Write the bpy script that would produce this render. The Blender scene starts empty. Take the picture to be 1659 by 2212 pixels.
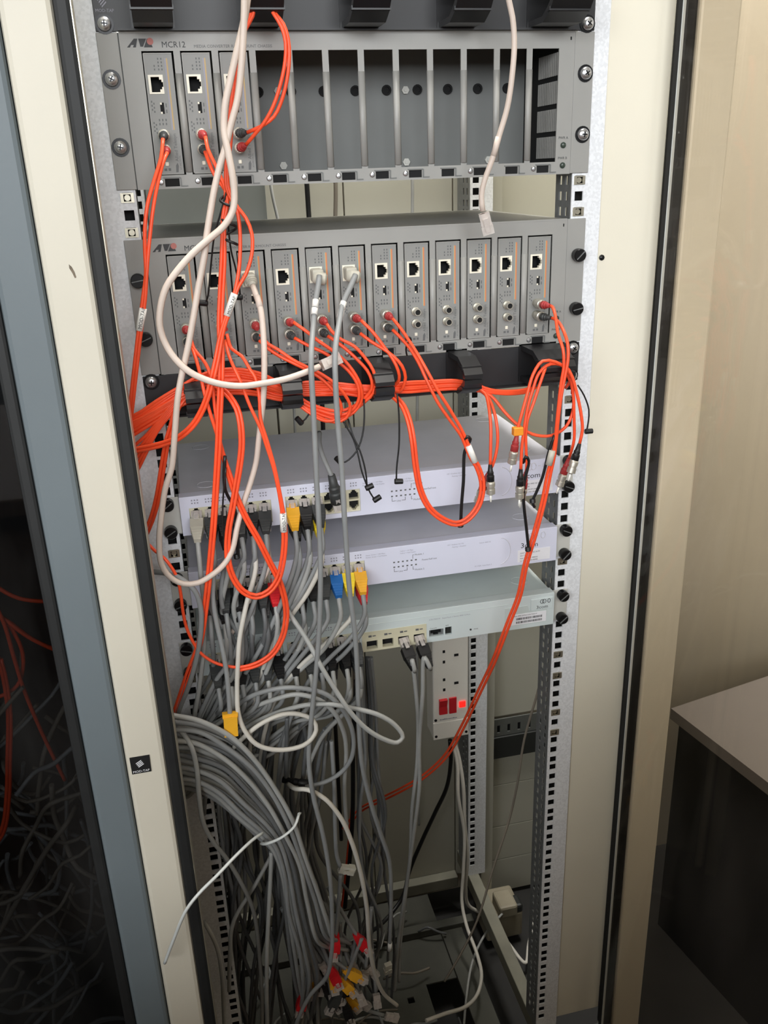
import bpy, bmesh, math, random
from mathutils import Vector, Matrix
random.seed(7)
SC = bpy.context.scene
COL = SC.collection
S = 0.001
FLOOR = -1560.0          # rack coordinates are millimetres: X right, Y into the rack, Z up, 0 = top of upper chassis

def P(x, y, z):
    return Vector((x * S, y * S, (z - FLOOR) * S))

# ------------------------------------------------------------------ camera
FPX = 1890.0
RM = ((0.972702, -0.2297379, -0.03273101), (-0.11341346, -0.34758131, -0.93076561), (0.20245545, 0.90906971, -0.36414841))
CAMP = (43.96, -919.46, -122.61)
cam_data = bpy.data.cameras.new('camera')
cam = bpy.data.objects.new('camera', cam_data)
COL.objects.link(cam)
mw = Matrix.Identity(4)
for r in range(3):
    mw[r][0] = RM[0][r]
    mw[r][1] = -RM[1][r]
    mw[r][2] = -RM[2][r]
cp = P(*CAMP)
mw[0][3], mw[1][3], mw[2][3] = cp
cam.matrix_world = mw
cam_data.sensor_fit = 'HORIZONTAL'
cam_data.sensor_width = 36.0
cam_data.lens = FPX / 1659.0 * 36.0
cam_data.clip_start = 0.02
SC.camera = cam

def at(u, v, Y):
    """point (mm) on the plane at depth Y that the photograph shows at pixel u, v"""
    a, b = (u - 829.5) / FPX, (v - 1106.0) / FPX
    d = [RM[0][i] * a + RM[1][i] * b + RM[2][i] for i in range(3)]
    t = (Y - CAMP[1]) / d[1]
    return (CAMP[0] + d[0] * t, Y, CAMP[2] + d[2] * t)

# ------------------------------------------------------------------ world, window light, exposure
world = bpy.data.worlds.new('world')
SC.world = world
world.use_nodes = True
bg = world.node_tree.nodes['Background']
bg.inputs[0].default_value = (0.80, 0.90, 1.0, 1)
bg.inputs[1].default_value = 0.06
def area_light(name, loc, target, sx, sy, watts, col):
    l = bpy.data.lights.new(name, 'AREA')
    l.shape = 'RECTANGLE'
    l.size, l.size_y = sx, sy
    l.energy = watts
    l.color = col
    o = bpy.data.objects.new(name, l)
    COL.objects.link(o)
    o.location = P(*loc)
    o.rotation_euler = (P(*target) - P(*loc)).to_track_quat('-Z', 'Y').to_euler()
    return o
area_light('window_daylight', (-620, -2950, 620), (220, 0, -250), 3.8, 1.15, 140, (0.94, 0.97, 1.0))
REAR_FILL_W = 58
SC.view_settings.view_transform = 'Standard'
SC.view_settings.look = 'None'
SC.view_settings.gamma = 1.0
SC.view_settings.use_curve_mapping = False
SC.view_settings.exposure = 0.0
try:
    SC.cycles.use_denoising = True
    SC.cycles.max_bounces = 6
    SC.cycles.transparent_max_bounces = 12
except Exception:
    pass

# ------------------------------------------------------------------ materials
def lin(c):
    c /= 255.0
    return c / 12.92 if c <= 0.04045 else ((c + 0.055) / 1.055) ** 2.4
MATS = {}
def mat(name, rgb, rough=0.5, metal=0.0, var=0.05, scale=60.0, bump=0.0, bscale=400.0, emit=0.0, spec=0.5, kind='noise', coat=0.0):
    m = bpy.data.materials.new(name)
    m.use_nodes = True
    nt = m.node_tree
    b = nt.nodes['Principled BSDF']
    c = [lin(v) for v in rgb]
    tc = nt.nodes.new('ShaderNodeTexCoord')
    if kind == 'voronoi':
        tx = nt.nodes.new('ShaderNodeTexVoronoi')
    else:
        tx = nt.nodes.new('ShaderNodeTexNoise')
        tx.inputs['Detail'].default_value = 4.0
    tx.inputs['Scale'].default_value = scale
    nt.links.new(tc.outputs['Object'], tx.inputs['Vector'])
    rp = nt.nodes.new('ShaderNodeValToRGB')
    rp.color_ramp.elements[0].position = 0.3
    rp.color_ramp.elements[1].position = 0.7
    rp.color_ramp.elements[0].color = [max(0, v * (1 - var * 1.6)) for v in c] + [1]
    rp.color_ramp.elements[1].color = [min(1, v * (1 + var)) for v in c] + [1]
    nt.links.new(tx.outputs['Color' if kind == 'voronoi' else 'Fac'], rp.inputs['Fac'])
    nt.links.new(rp.outputs['Color'], b.inputs['Base Color'])
    b.inputs['Roughness'].default_value = rough
    b.inputs['Metallic'].default_value = metal
    b.inputs['Specular IOR Level'].default_value = spec
    if coat:
        b.inputs['Coat Weight'].default_value = coat
    if bump:
        t2 = nt.nodes.new('ShaderNodeTexNoise')
        t2.inputs['Scale'].default_value = bscale
        nt.links.new(tc.outputs['Object'], t2.inputs['Vector'])
        bn = nt.nodes.new('ShaderNodeBump')
        bn.inputs['Strength'].default_value = bump
        bn.inputs['Distance'].default_value = 0.001
        nt.links.new(t2.outputs['Fac'], bn.inputs['Height'])
        nt.links.new(bn.outputs['Normal'], b.inputs['Normal'])
    if emit:
        b.inputs['Emission Color'].default_value = c + [1]
        b.inputs['Emission Strength'].default_value = emit
    MATS[name] = m
    return m
def glass(name, tint, refl=0.06, rough=0.02, smudge=0.0):
    """thin pane: tinted see-through plus fresnel reflection, with optional dusty smears"""
    m = bpy.data.materials.new(name)
    m.use_nodes = True
    nt = m.node_tree
    nt.nodes.remove(nt.nodes['Principled BSDF'])
    out = nt.nodes['Material Output']
    tr = nt.nodes.new('ShaderNodeBsdfTransparent')
    tr.inputs[0].default_value = (*tint, 1)
    gl = nt.nodes.new('ShaderNodeBsdfGlossy')
    gl.inputs['Roughness'].default_value = rough
    lw = nt.nodes.new('ShaderNodeFresnel')
    ge = nt.nodes.new('ShaderNodeNewGeometry')
    io = nt.nodes.new('ShaderNodeMapRange')           # same reflectance on the far face of the thin pane
    io.inputs['To Min'].default_value = 1.45
    io.inputs['To Max'].default_value = 1 / 1.45
    nt.links.new(ge.outputs['Backfacing'], io.inputs['Value'])
    nt.links.new(io.outputs[0], lw.inputs['IOR'])
    mx = nt.nodes.new('ShaderNodeMixShader')
    nt.links.new(lw.outputs[0], mx.inputs[0])
    nt.links.new(tr.outputs[0], mx.inputs[1])
    nt.links.new(gl.outputs[0], mx.inputs[2])
    last = mx
    if smudge:
        tc = nt.nodes.new('ShaderNodeTexCoord')
        mp = nt.nodes.new('ShaderNodeMapping')
        mp.inputs['Scale'].default_value = (6, 6, 1.4)
        mp.inputs['Rotation'].default_value = (0.4, 0.5, 0)
        nt.links.new(tc.outputs['Object'], mp.inputs['Vector'])
        tx = nt.nodes.new('ShaderNodeTexNoise')
        tx.inputs['Scale'].default_value = 2.2
        tx.inputs['Detail'].default_value = 6
        nt.links.new(mp.outputs[0], tx.inputs['Vector'])
        rp = nt.nodes.new('ShaderNodeMapRange')
        rp.inputs['From Min'].default_value = 0.45
        rp.inputs['From Max'].default_value = 0.8
        rp.inputs['To Max'].default_value = smudge
        nt.links.new(tx.outputs['Fac'], rp.inputs['Value'])
        df = nt.nodes.new('ShaderNodeBsdfDiffuse')
        df.inputs[0].default_value = (0.55, 0.53, 0.5, 1)
        m2 = nt.nodes.new('ShaderNodeMixShader')
        nt.links.new(rp.outputs[0], m2.inputs[0])
        nt.links.new(mx.outputs[0], m2.inputs[1])
        nt.links.new(df.outputs[0], m2.inputs[2])
        last = m2
    nt.links.new(last.outputs[0], out.inputs[0])
    MATS[name] = m
    return m

mat('cream_paint_dimmed', (206, 200, 184), 0.45, var=0.02, scale=8, bump=0.05)  # cream paint darkened to offset the stronger light on the near upright
mat('bracket_steel', (196, 195, 188), 0.45, var=0.04)
mat('stain', (120, 108, 92), 0.8, var=0.2, scale=300)
mat('cream_paint', (226, 220, 202), 0.45, var=0.02, scale=8, bump=0.05)
mat('door_paint', (104, 113, 117), 0.5, var=0.03, scale=10, bump=0.05)
mat('rubber', (26, 27, 27), 0.6, var=0.1)
mat('galvanised', (226, 228, 231), 0.5, metal=0.0, var=0.045, scale=420, kind='voronoi', bump=0.06)
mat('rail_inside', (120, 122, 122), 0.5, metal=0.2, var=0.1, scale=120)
mat('back_paint', (176, 174, 160), 0.6, var=0.03, scale=6)
mat('cover_grey', (118, 122, 118), 0.6, var=0.04, scale=10)
mat('chassis_grey', (150, 149, 145), 0.45, var=0.03, scale=18, bump=0.05, bscale=900)
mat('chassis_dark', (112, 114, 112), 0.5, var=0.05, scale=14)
mat('module_grey', (138, 138, 135), 0.5, var=0.02, scale=30)
mat('black_plastic', (24, 24, 26), 0.38, var=0.08, scale=40)
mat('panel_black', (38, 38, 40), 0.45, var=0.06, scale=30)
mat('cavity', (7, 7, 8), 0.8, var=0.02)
mat('jack_white', (236, 230, 212), 0.4, var=0.02)
mat('chrome', (200, 201, 203), 0.3, metal=0.9, var=0.04)
mat('nickel', (206, 202, 190), 0.36, metal=0.75, var=0.06)
mat('screw_dark', (30, 30, 31), 0.32, metal=0.5, var=0.1)
mat('cage_steel', (196, 190, 172), 0.32, metal=0.85, var=0.06)
mat('print_dark', (52, 52, 54), 0.6, var=0.0)
mat('print_grey', (96, 97, 98), 0.6, var=0.0)
mat('print_soft', (150, 150, 162), 0.6, var=0.0)
mat('print_red', (176, 108, 100), 0.6, var=0.0)
mat('print_orange', (206, 126, 84), 0.6, var=0.0)
mat('print_sand', (186, 160, 112), 0.6, var=0.0)
mat('print_teal', (128, 152, 158), 0.6, var=0.0)
mat('switch_lilac', (216, 218, 234), 0.4, var=0.015, scale=10)
mat('switch_top', (206, 206, 215), 0.5, var=0.03, scale=25, bump=0.08, bscale=1500)
mat('switch_ice', (206, 216, 216), 0.4, var=0.015, scale=10)
mat('switch_ice_top', (200, 210, 208), 0.5, var=0.03, scale=25, bump=0.08, bscale=1500)
mat('port_beige', (210, 205, 178), 0.45, var=0.03)
mat('sticker', (234, 234, 238), 0.5, var=0.01)
mat('orange', (246, 84, 44), 0.42, var=0.06, scale=40)
mat('cable_beige', (208, 192, 180), 0.5, var=0.05, scale=30)
mat('cable_white', (204, 200, 190), 0.5, var=0.05, scale=30)
mat('cable_grey', (138, 140, 140), 0.5, var=0.08, scale=30)
mat('cable_dark', (100, 102, 103), 0.5, var=0.08, scale=30)
mat('cable_light', (162, 163, 160), 0.5, var=0.08, scale=30)
mat('cable_dusty', (128, 120, 108), 0.6, var=0.12, scale=20)
mat('cable_black', (22, 22, 23), 0.45, var=0.08)
mat('boot_red', (168, 52, 52), 0.5, var=0.05)
mat('plug_red', (214, 30, 40), 0.4, var=0.05)
mat('boot_yellow', (238, 176, 44), 0.45, var=0.05)
mat('boot_lemon', (240, 210, 40), 0.45, var=0.05)
mat('boot_blue', (28, 104, 178), 0.45, var=0.05)
mat('boot_grey', (186, 182, 168), 0.5, var=0.05)
mat('boot_charcoal', (58, 60, 60), 0.5, var=0.06)
mat('plug_clear', (230, 222, 216), 0.15, var=0.08, scale=200, spec=0.8, coat=0.5)
mat('ferrule', (240, 238, 230), 0.3, var=0.0)
mat('sleeve_white', (228, 226, 220), 0.5, var=0.02)
mat('tie_clip', (238, 150, 40), 0.45, var=0.03)
mat('strap', (196, 200, 198), 0.35, var=0.03)
mat('pdu_white', (244, 240, 230), 0.4, var=0.03, scale=12)
mat('pdu_red', (200, 36, 44), 0.35, var=0.03)
mat('neon', (255, 30, 24), 0.3, var=0.0, emit=1.6)
mat('led_green', (56, 66, 58), 0.25, var=0.02)
mat('gland_grey', (92, 94, 90), 0.5, var=0.04)
mat('gland_dark', (38, 40, 38), 0.5, var=0.05)
mat('dusty_box', (150, 142, 122), 0.6, var=0.12, scale=16)
mat('wall_paint', (192, 184, 166), 0.7, var=0.03, scale=3)
mat('floor_dark', (36, 35, 33), 0.7, var=0.25, scale=5)
mat('dusty_paint', (128, 126, 112), 0.7, var=0.15, scale=12)
mat('base_plate', (74, 74, 66), 0.7, var=0.2, scale=9)
mat('table_top', (126, 121, 118), 0.5, var=0.03, scale=5)
mat('table_side', (34, 34, 36), 0.6, var=0.1, scale=5)
mat('debris', (66, 56, 46), 0.8, var=0.3, scale=30)
mat('shade_box_brown', (104, 80, 56), 0.8, var=0.08, scale=10)
mat('shade_counter_wood', (84, 66, 50), 0.6, var=0.1, scale=8)
b = MATS['plug_clear'].node_tree.nodes['Principled BSDF']
b.inputs['Alpha'].default_value = 0.55
glass('glass_clear', (0.95, 0.92, 0.88), smudge=0.05)
glass('glass_smoked', (0.50, 0.51, 0.52), smudge=0.03)

# ------------------------------------------------------------------ mesh helpers
class MB:
    def __init__(self):
        self.v, self.f, self.sm = [], [], []
    def face(self, idx, smooth=False):
        self.f.append(tuple(idx)); self.sm.append(smooth)
    def quad(self, a, b, c, d):
        n = len(self.v); self.v += [a, b, c, d]; self.face((n, n + 1, n + 2, n + 3))
    def box(self, x0, x1, y0, y1, z0, z1, bev=0.0):
        if bev <= 0:
            n = len(self.v)
            self.v += [(x0, y0, z0), (x1, y0, z0), (x1, y1, z0), (x0, y1, z0), (x0, y0, z1), (x1, y0, z1), (x1, y1, z1), (x0, y1, z1)]
            for q in ((0, 3, 2, 1), (4, 5, 6, 7), (0, 1, 5, 4), (1, 2, 6, 5), (2, 3, 7, 6), (3, 0, 4, 7)):
                self.face([n + i for i in q])
        else:
            bm = bmesh.new()
            bmesh.ops.create_cube(bm, size=1.0)
            for w in bm.verts:
                w.co = Vector(((x0 + x1) / 2 + w.co.x * (x1 - x0), (y0 + y1) / 2 + w.co.y * (y1 - y0), (z0 + z1) / 2 + w.co.z * (z1 - z0)))
            bmesh.ops.bevel(bm, geom=bm.edges[:], offset=bev, segments=2, profile=0.5, affect='EDGES')
            self.add_bm(bm)
        return self
    def add_bm(self, bm, smooth=False):
        n = len(self.v)
        bm.verts.index_update()
        self.v += [tuple(w.co) for w in bm.verts]
        for fc in bm.faces:
            self.face([n + w.index for w in fc.verts], smooth)
        bm.free()
    def prism(self, poly, y0, y1):
        """polygon in X, Z extruded from y0 (front) to y1"""
        n, k = len(self.v), len(poly)
        self.v += [(p[0], y0, p[1]) for p in poly] + [(p[0], y1, p[1]) for p in poly]
        self.face(range(n, n + k)); self.face(range(n + 2 * k - 1, n + k - 1, -1))
        for i in range(k):
            j = (i + 1) % k
            self.face((n + i, n + k + i, n + k + j, n + j))
        return self
    def prism_x(self, poly, x0, x1):
        """polygon in Y, Z extruded along X"""
        n, k = len(self.v), len(poly)
        self.v += [(x0, p[0], p[1]) for p in poly] + [(x1, p[0], p[1]) for p in poly]
        self.face(range(n, n + k)); self.face(range(n + 2 * k - 1, n + k - 1, -1))
        for i in range(k):
            j = (i + 1) % k
            self.face((n + i, n + k + i, n + k + j, n + j))
        return self
    def lathe(self, prof, base, axis, seg=14, smooth=True):
        """prof: list of (distance along axis, radius)"""
        ax = Vector(axis).normalized()
        t = Vector((0, 0, 1)) if abs(ax.z) < 0.9 else Vector((1, 0, 0))
        a = ax.cross(t).normalized(); b = ax.cross(a)
        n = len(self.v); base = Vector(base)
        prof = [q for k in range(len(prof) - 1) for q in (prof[k], prof[k + 1])]     # own rings per segment keep the edges crisp
        for d, r in prof:
            for i in range(seg):
                th = 2 * math.pi * i / seg
                self.v.append(tuple(base + ax * d + a * (math.cos(th) * r) + b * (math.sin(th) * r)))
        for k in range(0, len(prof), 2):
            for i in range(seg):
                j = (i + 1) % seg
                self.face((n + k * seg + i, n + k * seg + j, n + (k + 1) * seg + j, n + (k + 1) * seg + i), smooth)
        self.face([n + i for i in range(seg)][::-1]); m = n + (len(prof) - 1) * seg
        self.face([m + i for i in range(seg)])
        return self
    def obox(self, c, d, up, l, w, h, taper=1.0):
        """box of length l along d starting at c, width w, height h (far end scaled by taper)"""
        d = Vector(d).normalized(); s = d.cross(Vector(up)); s = s.normalized() if s.length > 1e-4 else d.orthogonal().normalized(); u = s.cross(d)
        n = len(self.v); c = Vector(c)
        for q, k in ((0, 1.0), (l, taper)):
            for a, b in ((-1, -1), (1, -1), (1, 1), (-1, 1)):
                self.v.append(tuple(c + d * q + s * (a * w / 2 * k) + u * (b * h / 2 * k)))
        for q in ((3, 2, 1, 0), (4, 5, 6, 7), (0, 1, 5, 4), (1, 2, 6, 5), (2, 3, 7, 6), (3, 0, 4, 7)):
            self.face([n + i for i in q])
        return self
    def tube(self, pts, r, seg=8, flat=1.0):
        pts = [Vector(p) for p in pts]
        n, k = len(self.v), len(pts)
        tan = [(pts[min(i + 1, k - 1)] - pts[max(i - 1, 0)]).normalized() for i in range(k)]
        nrm = tan[0].orthogonal().normalized()
        for i in range(k):
            nrm = nrm - tan[i] * nrm.dot(tan[i])
            nrm = nrm.normalized() if nrm.length > 1e-6 else tan[i].orthogonal().normalized()
            bn = tan[i].cross(nrm)
            for j in range(seg):
                th = 2 * math.pi * j / seg
                self.v.append(tuple(pts[i] + nrm * (math.cos(th) * r) + bn * (math.sin(th) * r * flat)))
        for i in range(k - 1):
            for j in range(seg):
                q = (j + 1) % seg
                self.face((n + i * seg + j, n + i * seg + q, n + (i + 1) * seg + q, n + (i + 1) * seg + j), True)
        self.face([n + j for j in range(seg)][::-1]); m = n + (k - 1) * seg
        self.face([m + j for j in range(seg)])
        return self
    def holed(self, x0, x1, z0, z1, holes, y0, y1):
        """plate in X, Z between y0 (front) and y1 with rectangular openings"""
        xs = sorted({x0, x1} | {min(max(h[i], x0), x1) for h in holes for i in (0, 1)})
        zs = sorted({z0, z1} | {min(max(h[i], z0), z1) for h in holes for i in (2, 3)})
        nx, nz = len(xs) - 1, len(zs) - 1
        sol = [[True] * nz for _ in range(nx)]
        for h in holes:
            for i in range(nx):
                cx = (xs[i] + xs[i + 1]) / 2
                if not h[0] < cx < h[1]:
                    continue
                for j in range(nz):
                    if h[2] < (zs[j] + zs[j + 1]) / 2 < h[3]:
                        sol[i][j] = False
        for i in range(nx):
            for j in range(nz):
                if not sol[i][j]:
                    continue
                a, b, c, d = xs[i], xs[i + 1], zs[j], zs[j + 1]
                self.quad((a, y0, c), (b, y0, c), (b, y0, d), (a, y0, d))
                self.quad((a, y1, d), (b, y1, d), (b, y1, c), (a, y1, c))
                if i == 0 or not sol[i - 1][j]: self.quad((a, y0, d), (a, y1, d), (a, y1, c), (a, y0, c))
                if i == nx - 1 or not sol[i + 1][j]: self.quad((b, y0, c), (b, y1, c), (b, y1, d), (b, y0, d))
                if j == 0 or not sol[i][j - 1]: self.quad((a, y0, c), (a, y1, c), (b, y1, c), (b, y0, c))
                if j == nz - 1 or not sol[i][j + 1]: self.quad((b, y0, d), (b, y1, d), (a, y1, d), (a, y0, d))
        return self
    def cavity(self, x0, x1, z0, z1, y0, y1):
        """five-sided hollow, open to the front"""
        self.quad((x0, y1, z0), (x1, y1, z0), (x1, y1, z1), (x0, y1, z1))
        self.quad((x0, y0, z0), (x0, y1, z0), (x0, y1, z1), (x0, y0, z1))
        self.quad((x1, y1, z0), (x1, y0, z0), (x1, y0, z1), (x1, y1, z1))
        self.quad((x0, y0, z0), (x1, y0, z0), (x1, y1, z0), (x0, y1, z0))
        self.quad((x0, y1, z1), (x1, y1, z1), (x1, y0, z1), (x0, y0, z1))
        return self
    def swap_xy(self):
        """turn a plate built in X, Z into one in Y, Z"""
        self.v = [(p[1], p[0], p[2]) for p in self.v]
        return self

ORG = {}     # world origin (mm) of every object
def tag(o, label=None, cat=None, group=None, kind=None):
    if label: o['label'] = label
    if cat: o['category'] = cat
    if group: o['group'] = group
    if kind: o['kind'] = kind
    return o
def place(o, origin, parent):
    ORG[o.name] = origin
    if parent is not None:
        po = ORG[parent.name]
        o.parent = parent
        o.location = Vector([(origin[i] - po[i]) * S for i in range(3)])
    else:
        o.location = P(*origin)
def mesh_of(name, mb, material, origin):
    me = bpy.data.meshes.new(name)
    ox, oy, oz = origin
    me.from_pydata([((p[0] - ox) * S, (p[1] - oy) * S, (p[2] - oz) * S) for p in mb.v], [], mb.f)
    me.polygons.foreach_set('use_smooth', mb.sm)
    me.materials.append(MATS[material])
    me.update()
    return me
def obj(name, mb, material, parent=None, origin=None, label=None):
    """one mesh object from world-mm geometry; its origin defaults to the parent's"""
    if origin is None:
        origin = ORG[parent.name] if parent is not None else mb.v[0]
    o = bpy.data.objects.new(name, mesh_of(name, mb, material, origin))
    COL.objects.link(o)
    place(o, origin, parent)
    if label: o['label'] = label
    if name == 'printed_marks': o['kind'] = 'stuff'      # specks of print too small to pick apart
    return o
def inst(name, src, parent, origin, label=None):
    """another piece sharing src's mesh, at a new origin"""
    o = bpy.data.objects.new(name, src.data)
    COL.objects.link(o)
    place(o, origin, parent)
    if label: o['label'] = label
    return o
def thing(name, origin, label, cat, group=None):
    o = bpy.data.objects.new(name, None)
    COL.objects.link(o)
    o.empty_display_size = 0.02
    place(o, origin, None)
    return tag(o, label, cat, group)
def copy_tree(o, origin, parent=None):
    """copy a thing with its parts and sub-parts; origin is the copy's world origin"""
    c = o.copy(); COL.objects.link(c); c.parent = parent
    if parent is None:
        c.location = P(*origin)
    ORG[c.name] = origin
    for ch in [k for k in bpy.data.objects if k.parent == o]:
        d = [ORG[ch.name][i] - ORG[o.name][i] + origin[i] for i in range(3)]
        copy_tree(ch, d, c)
    return c

TXT = {}
def text(s, size, pos, material, parent, name='lettering', rot=0.0, stretch=1.0, align='LEFT'):
    """flat lettering facing the front (-Y); pos = baseline start in mm; rot in degrees in the front plane"""
    key = (s, size, rot, stretch, align, material)
    if key not in TXT:
        cu = bpy.data.curves.new('text', 'FONT')
        cu.body = s; cu.size = size; cu.align_x = align; cu.resolution_u = 2
        t = bpy.data.objects.new('text_tmp', cu); COL.objects.link(t)
        dg = bpy.context.evaluated_depsgraph_get()
        me = bpy.data.meshes.new_from_object(t.evaluated_get(dg))
        bpy.data.objects.remove(t); bpy.data.curves.remove(cu)
        a = math.radians(rot)
        for w in me.vertices:
            x, y = w.co.x * stretch, w.co.y
            w.co = Vector(((x * math.cos(a) - y * math.sin(a)) * S, 0, (x * math.sin(a) + y * math.cos(a)) * S))
        me.materials.clear(); me.materials.append(MATS[material]); me.name = 'lettering'
        TXT[key] = me
    o = bpy.data.objects.new(name, TXT[key]); COL.objects.link(o)
    place(o, pos, parent)
    return o

def spline(pts, step=5.0):
    """centripetal Catmull-Rom through the points"""
    p = [Vector(q) for q in pts]
    if len(p) == 2:
        return p
    p = [p[0] * 2 - p[1]] + p + [p[-1] * 2 - p[-2]]
    out = []
    for i in range(1, len(p) - 2):
        a, b, c, d = p[i - 1], p[i], p[i + 1], p[i + 2]
        t0 = 0.0
        t1 = t0 + max((b - a).length, 1e-3) ** 0.5
        t2 = t1 + max((c - b).length, 1e-3) ** 0.5
        t3 = t2 + max((d - c).length, 1e-3) ** 0.5
        n = max(2, int((c - b).length / step))
        for k in range(n):
            t = t1 + (t2 - t1) * k / n
            A1 = a * ((t1 - t) / (t1 - t0)) + b * ((t - t0) / (t1 - t0))
            A2 = b * ((t2 - t) / (t2 - t1)) + c * ((t - t1) / (t2 - t1))
            A3 = c * ((t3 - t) / (t3 - t2)) + d * ((t - t2) / (t3 - t2))
            B1 = A1 * ((t2 - t) / (t2 - t0)) + A2 * ((t - t0) / (t2 - t0))
            B2 = A2 * ((t3 - t) / (t3 - t1)) + A3 * ((t - t1) / (t3 - t1))
            out.append(B1 * ((t2 - t) / (t2 - t1)) + B2 * ((t - t1) / (t2 - t1)))
    out.append(p[-2])
    return out
ORDS = ['first', 'second', 'third', 'fourth', 'fifth', 'sixth', 'seventh', 'eighth', 'ninth', 'tenth', 'eleventh', 'twelfth']
# ================================================================== the room
def struct(name, mb, material, origin=(0, 0, FLOOR)):
    o = obj(name, mb, material, None, origin)
    o['kind'] = 'structure'
    return o
m = MB(); m.quad((-4000, -4500, FLOOR), (3600, -4500, FLOOR), (3600, 530, FLOOR), (-4000, 530, FLOOR)); struct('floor', m, 'floor_dark')
m = MB().box(-4000, 3600, 470, 530, FLOOR, 1100); struct('wall_back', m, 'wall_paint')
m = MB().box(3000, 3060, -4500, 470, FLOOR, 1100); struct('wall_right', m, 'wall_paint')
m = MB().box(-4000, 3600, -4500, 530, 1100, 1160); struct('ceiling', m, 'wall_paint')

# low dark unit with a grey top beside the cabinet
a = Vector((232, 46)).normalized(); b = Vector((39, -225)).normalized(); c0 = Vector((832, 281))
def rect(o, l, w):
    return [o, o + a * l, o + a * l + b * w, o + b * w]
t = thing('low_cupboard', (832, 281, FLOOR), 'low dark cupboard with a pale grey top standing right of the cabinet', 'cupboard')
def slab(poly, z0, z1):
    m = MB(); n = len(poly)
    m.v = [(p.x, p.y, z0) for p in poly] + [(p.x, p.y, z1) for p in poly]
    m.face(range(n - 1, -1, -1)); m.face(range(n, 2 * n))
    for i in range(n):
        m.face((i, (i + 1) % n, n + (i + 1) % n, n + i))
    return m
obj('carcass', slab(rect(c0 + a * 12 + b * 12, 700, 560), FLOOR, -1072), 'table_side', t)
obj('top', slab(rect(c0, 724, 584), -1072, -1050), 'table_top', t)
# unseen counter with a box, added to cast shade on the lower rack
t = thing('shade_counter', (-300, -1100, FLOOR), 'unseen wooden counter added in front to shade the lower rack', 'counter')
obj('counter_top', MB().box(-1500, 1000, -1500, -790, -640, -608, 4), 'shade_counter_wood', t)
obj('front_panel', MB().box(-1480, 980, -830, -810, FLOOR, -640), 'shade_counter_wood', t)
for x in (-1490, 940):
    obj('leg', MB().box(x, x + 50, -1490, -1440, FLOOR, -640, 3), 'shade_counter_wood', t)
t = thing('shade_box', (150, -950, -608), 'unseen brown box added on the counter to shade the lower rack', 'box')  # out of view, added to shade the lower right panel
obj('box', MB().box(-60, 940, -1120, -805, -608, -360, 3), 'shade_box_brown', t)
obj('lid', MB().box(-66, 946, -1126, -799, -362, -330, 3), 'shade_box_brown', t)
t = thing('fill_light_panel', (1900, 100, 1096), 'unseen ceiling panel added to light the right side of the room', 'ceiling light')  # out of view, added to light the wall and cupboard at the right
obj('housing', MB().box(1600, 2200, -200, 400, 1086, 1099, 3), 'sticker', t)
area_light('room_fill', (1900, 100, 1080), (1900, 100, 0), 0.55, 0.55, 8, (1.0, 0.97, 0.94))
# unseen ceiling light, added to brighten the back of the rack
t = thing('fill_light_panel', (420, 150, 1096), 'unseen ceiling panel added to light the back of the rack', 'ceiling light')
obj('housing', MB().box(120, 720, -150, 450, 1086, 1099, 3), 'sticker', t)
area_light('rear_fill', (420, 150, 1080), (420, 150, 0), 0.55, 0.55, REAR_FILL_W, (1.0, 0.97, 0.92))

# ================================================================== cabinet
U = 44.45
LX, RX = 8.7, 473.9
def zh(k):              # height of the k-th mounting hole counted from the top of the upper chassis
    u, i = divmod(k, 3)
    return -(u * U + (6.35, 22.225, 38.1)[i])
CAB = thing('equipment_cabinet', (241, 200, FLOOR), 'open cream equipment cabinet holding the rack gear', 'cabinet')
ZT, ZB = 240, -1400
def rail(x0, x1, hx, y, depth, inner, hole_n, mt):
    holes = [(hx - 4.7, hx + 4.7, zh(k) - 4.7, zh(k) + 4.7) for k in range(-15, hole_n)]
    m = MB().holed(x0, x1, ZB, ZT, holes, y, y + 2)
    o = obj('mounting_rail', m, mt, CAB)
    sl = []
    for k in range(-15, hole_n):
        sl.append((y + 10, y + 17, zh(k) - 4.5, zh(k) + 4.5))
        if depth > 40:
            sl.append((y + 26, y + 33, zh(k) - 4.5, zh(k) + 4.5))
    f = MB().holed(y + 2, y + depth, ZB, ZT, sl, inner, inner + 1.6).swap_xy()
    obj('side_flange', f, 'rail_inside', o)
    obj('rail_hole_backing', MB().box(x0 + 2.4, x1 - 2.4, y + 15, y + 17, ZB, ZT), 'cavity', o)  # black plate added so the holes show shade, not the lit bay
    return o
RL = rail(-17, 17, LX, 0, 42, 15.4, 93, 'galvanised')
RR = rail(465.6, 499.6, RX, 0, 42, 465.6, 93, 'galvanised')
rail(-17, 17, LX, 338, 60, 15.4, 93, 'galvanised')
RRB = rail(465.6, 499.6, RX, 338, 60, 465.6, 93, 'galvanised')
# cage nuts clipped into some holes
def cage_nut(k, hx, par):
    z = zh(k)
    m = MB().holed(hx - 6.2, hx + 6.2, z - 4.4, z + 4.4, [(hx - 3.4, hx + 3.4, z - 3.2, z + 3.2)], -1.2, 0.2)
    m.lathe([(0, 2.9), (5, 2.9)], (hx, 1.0, z), (0, 1, 0), 10)
    obj('cage_nut', m, 'cage_steel', par)
for k in (9, 11): cage_nut(k, LX, RL)
for k in (9, 11, 25, 39, 48, 50, 54, 56): cage_nut(k, RX, RR)
cage_nut(34, LX, RL); cage_nut(45, LX, RL)
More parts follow.
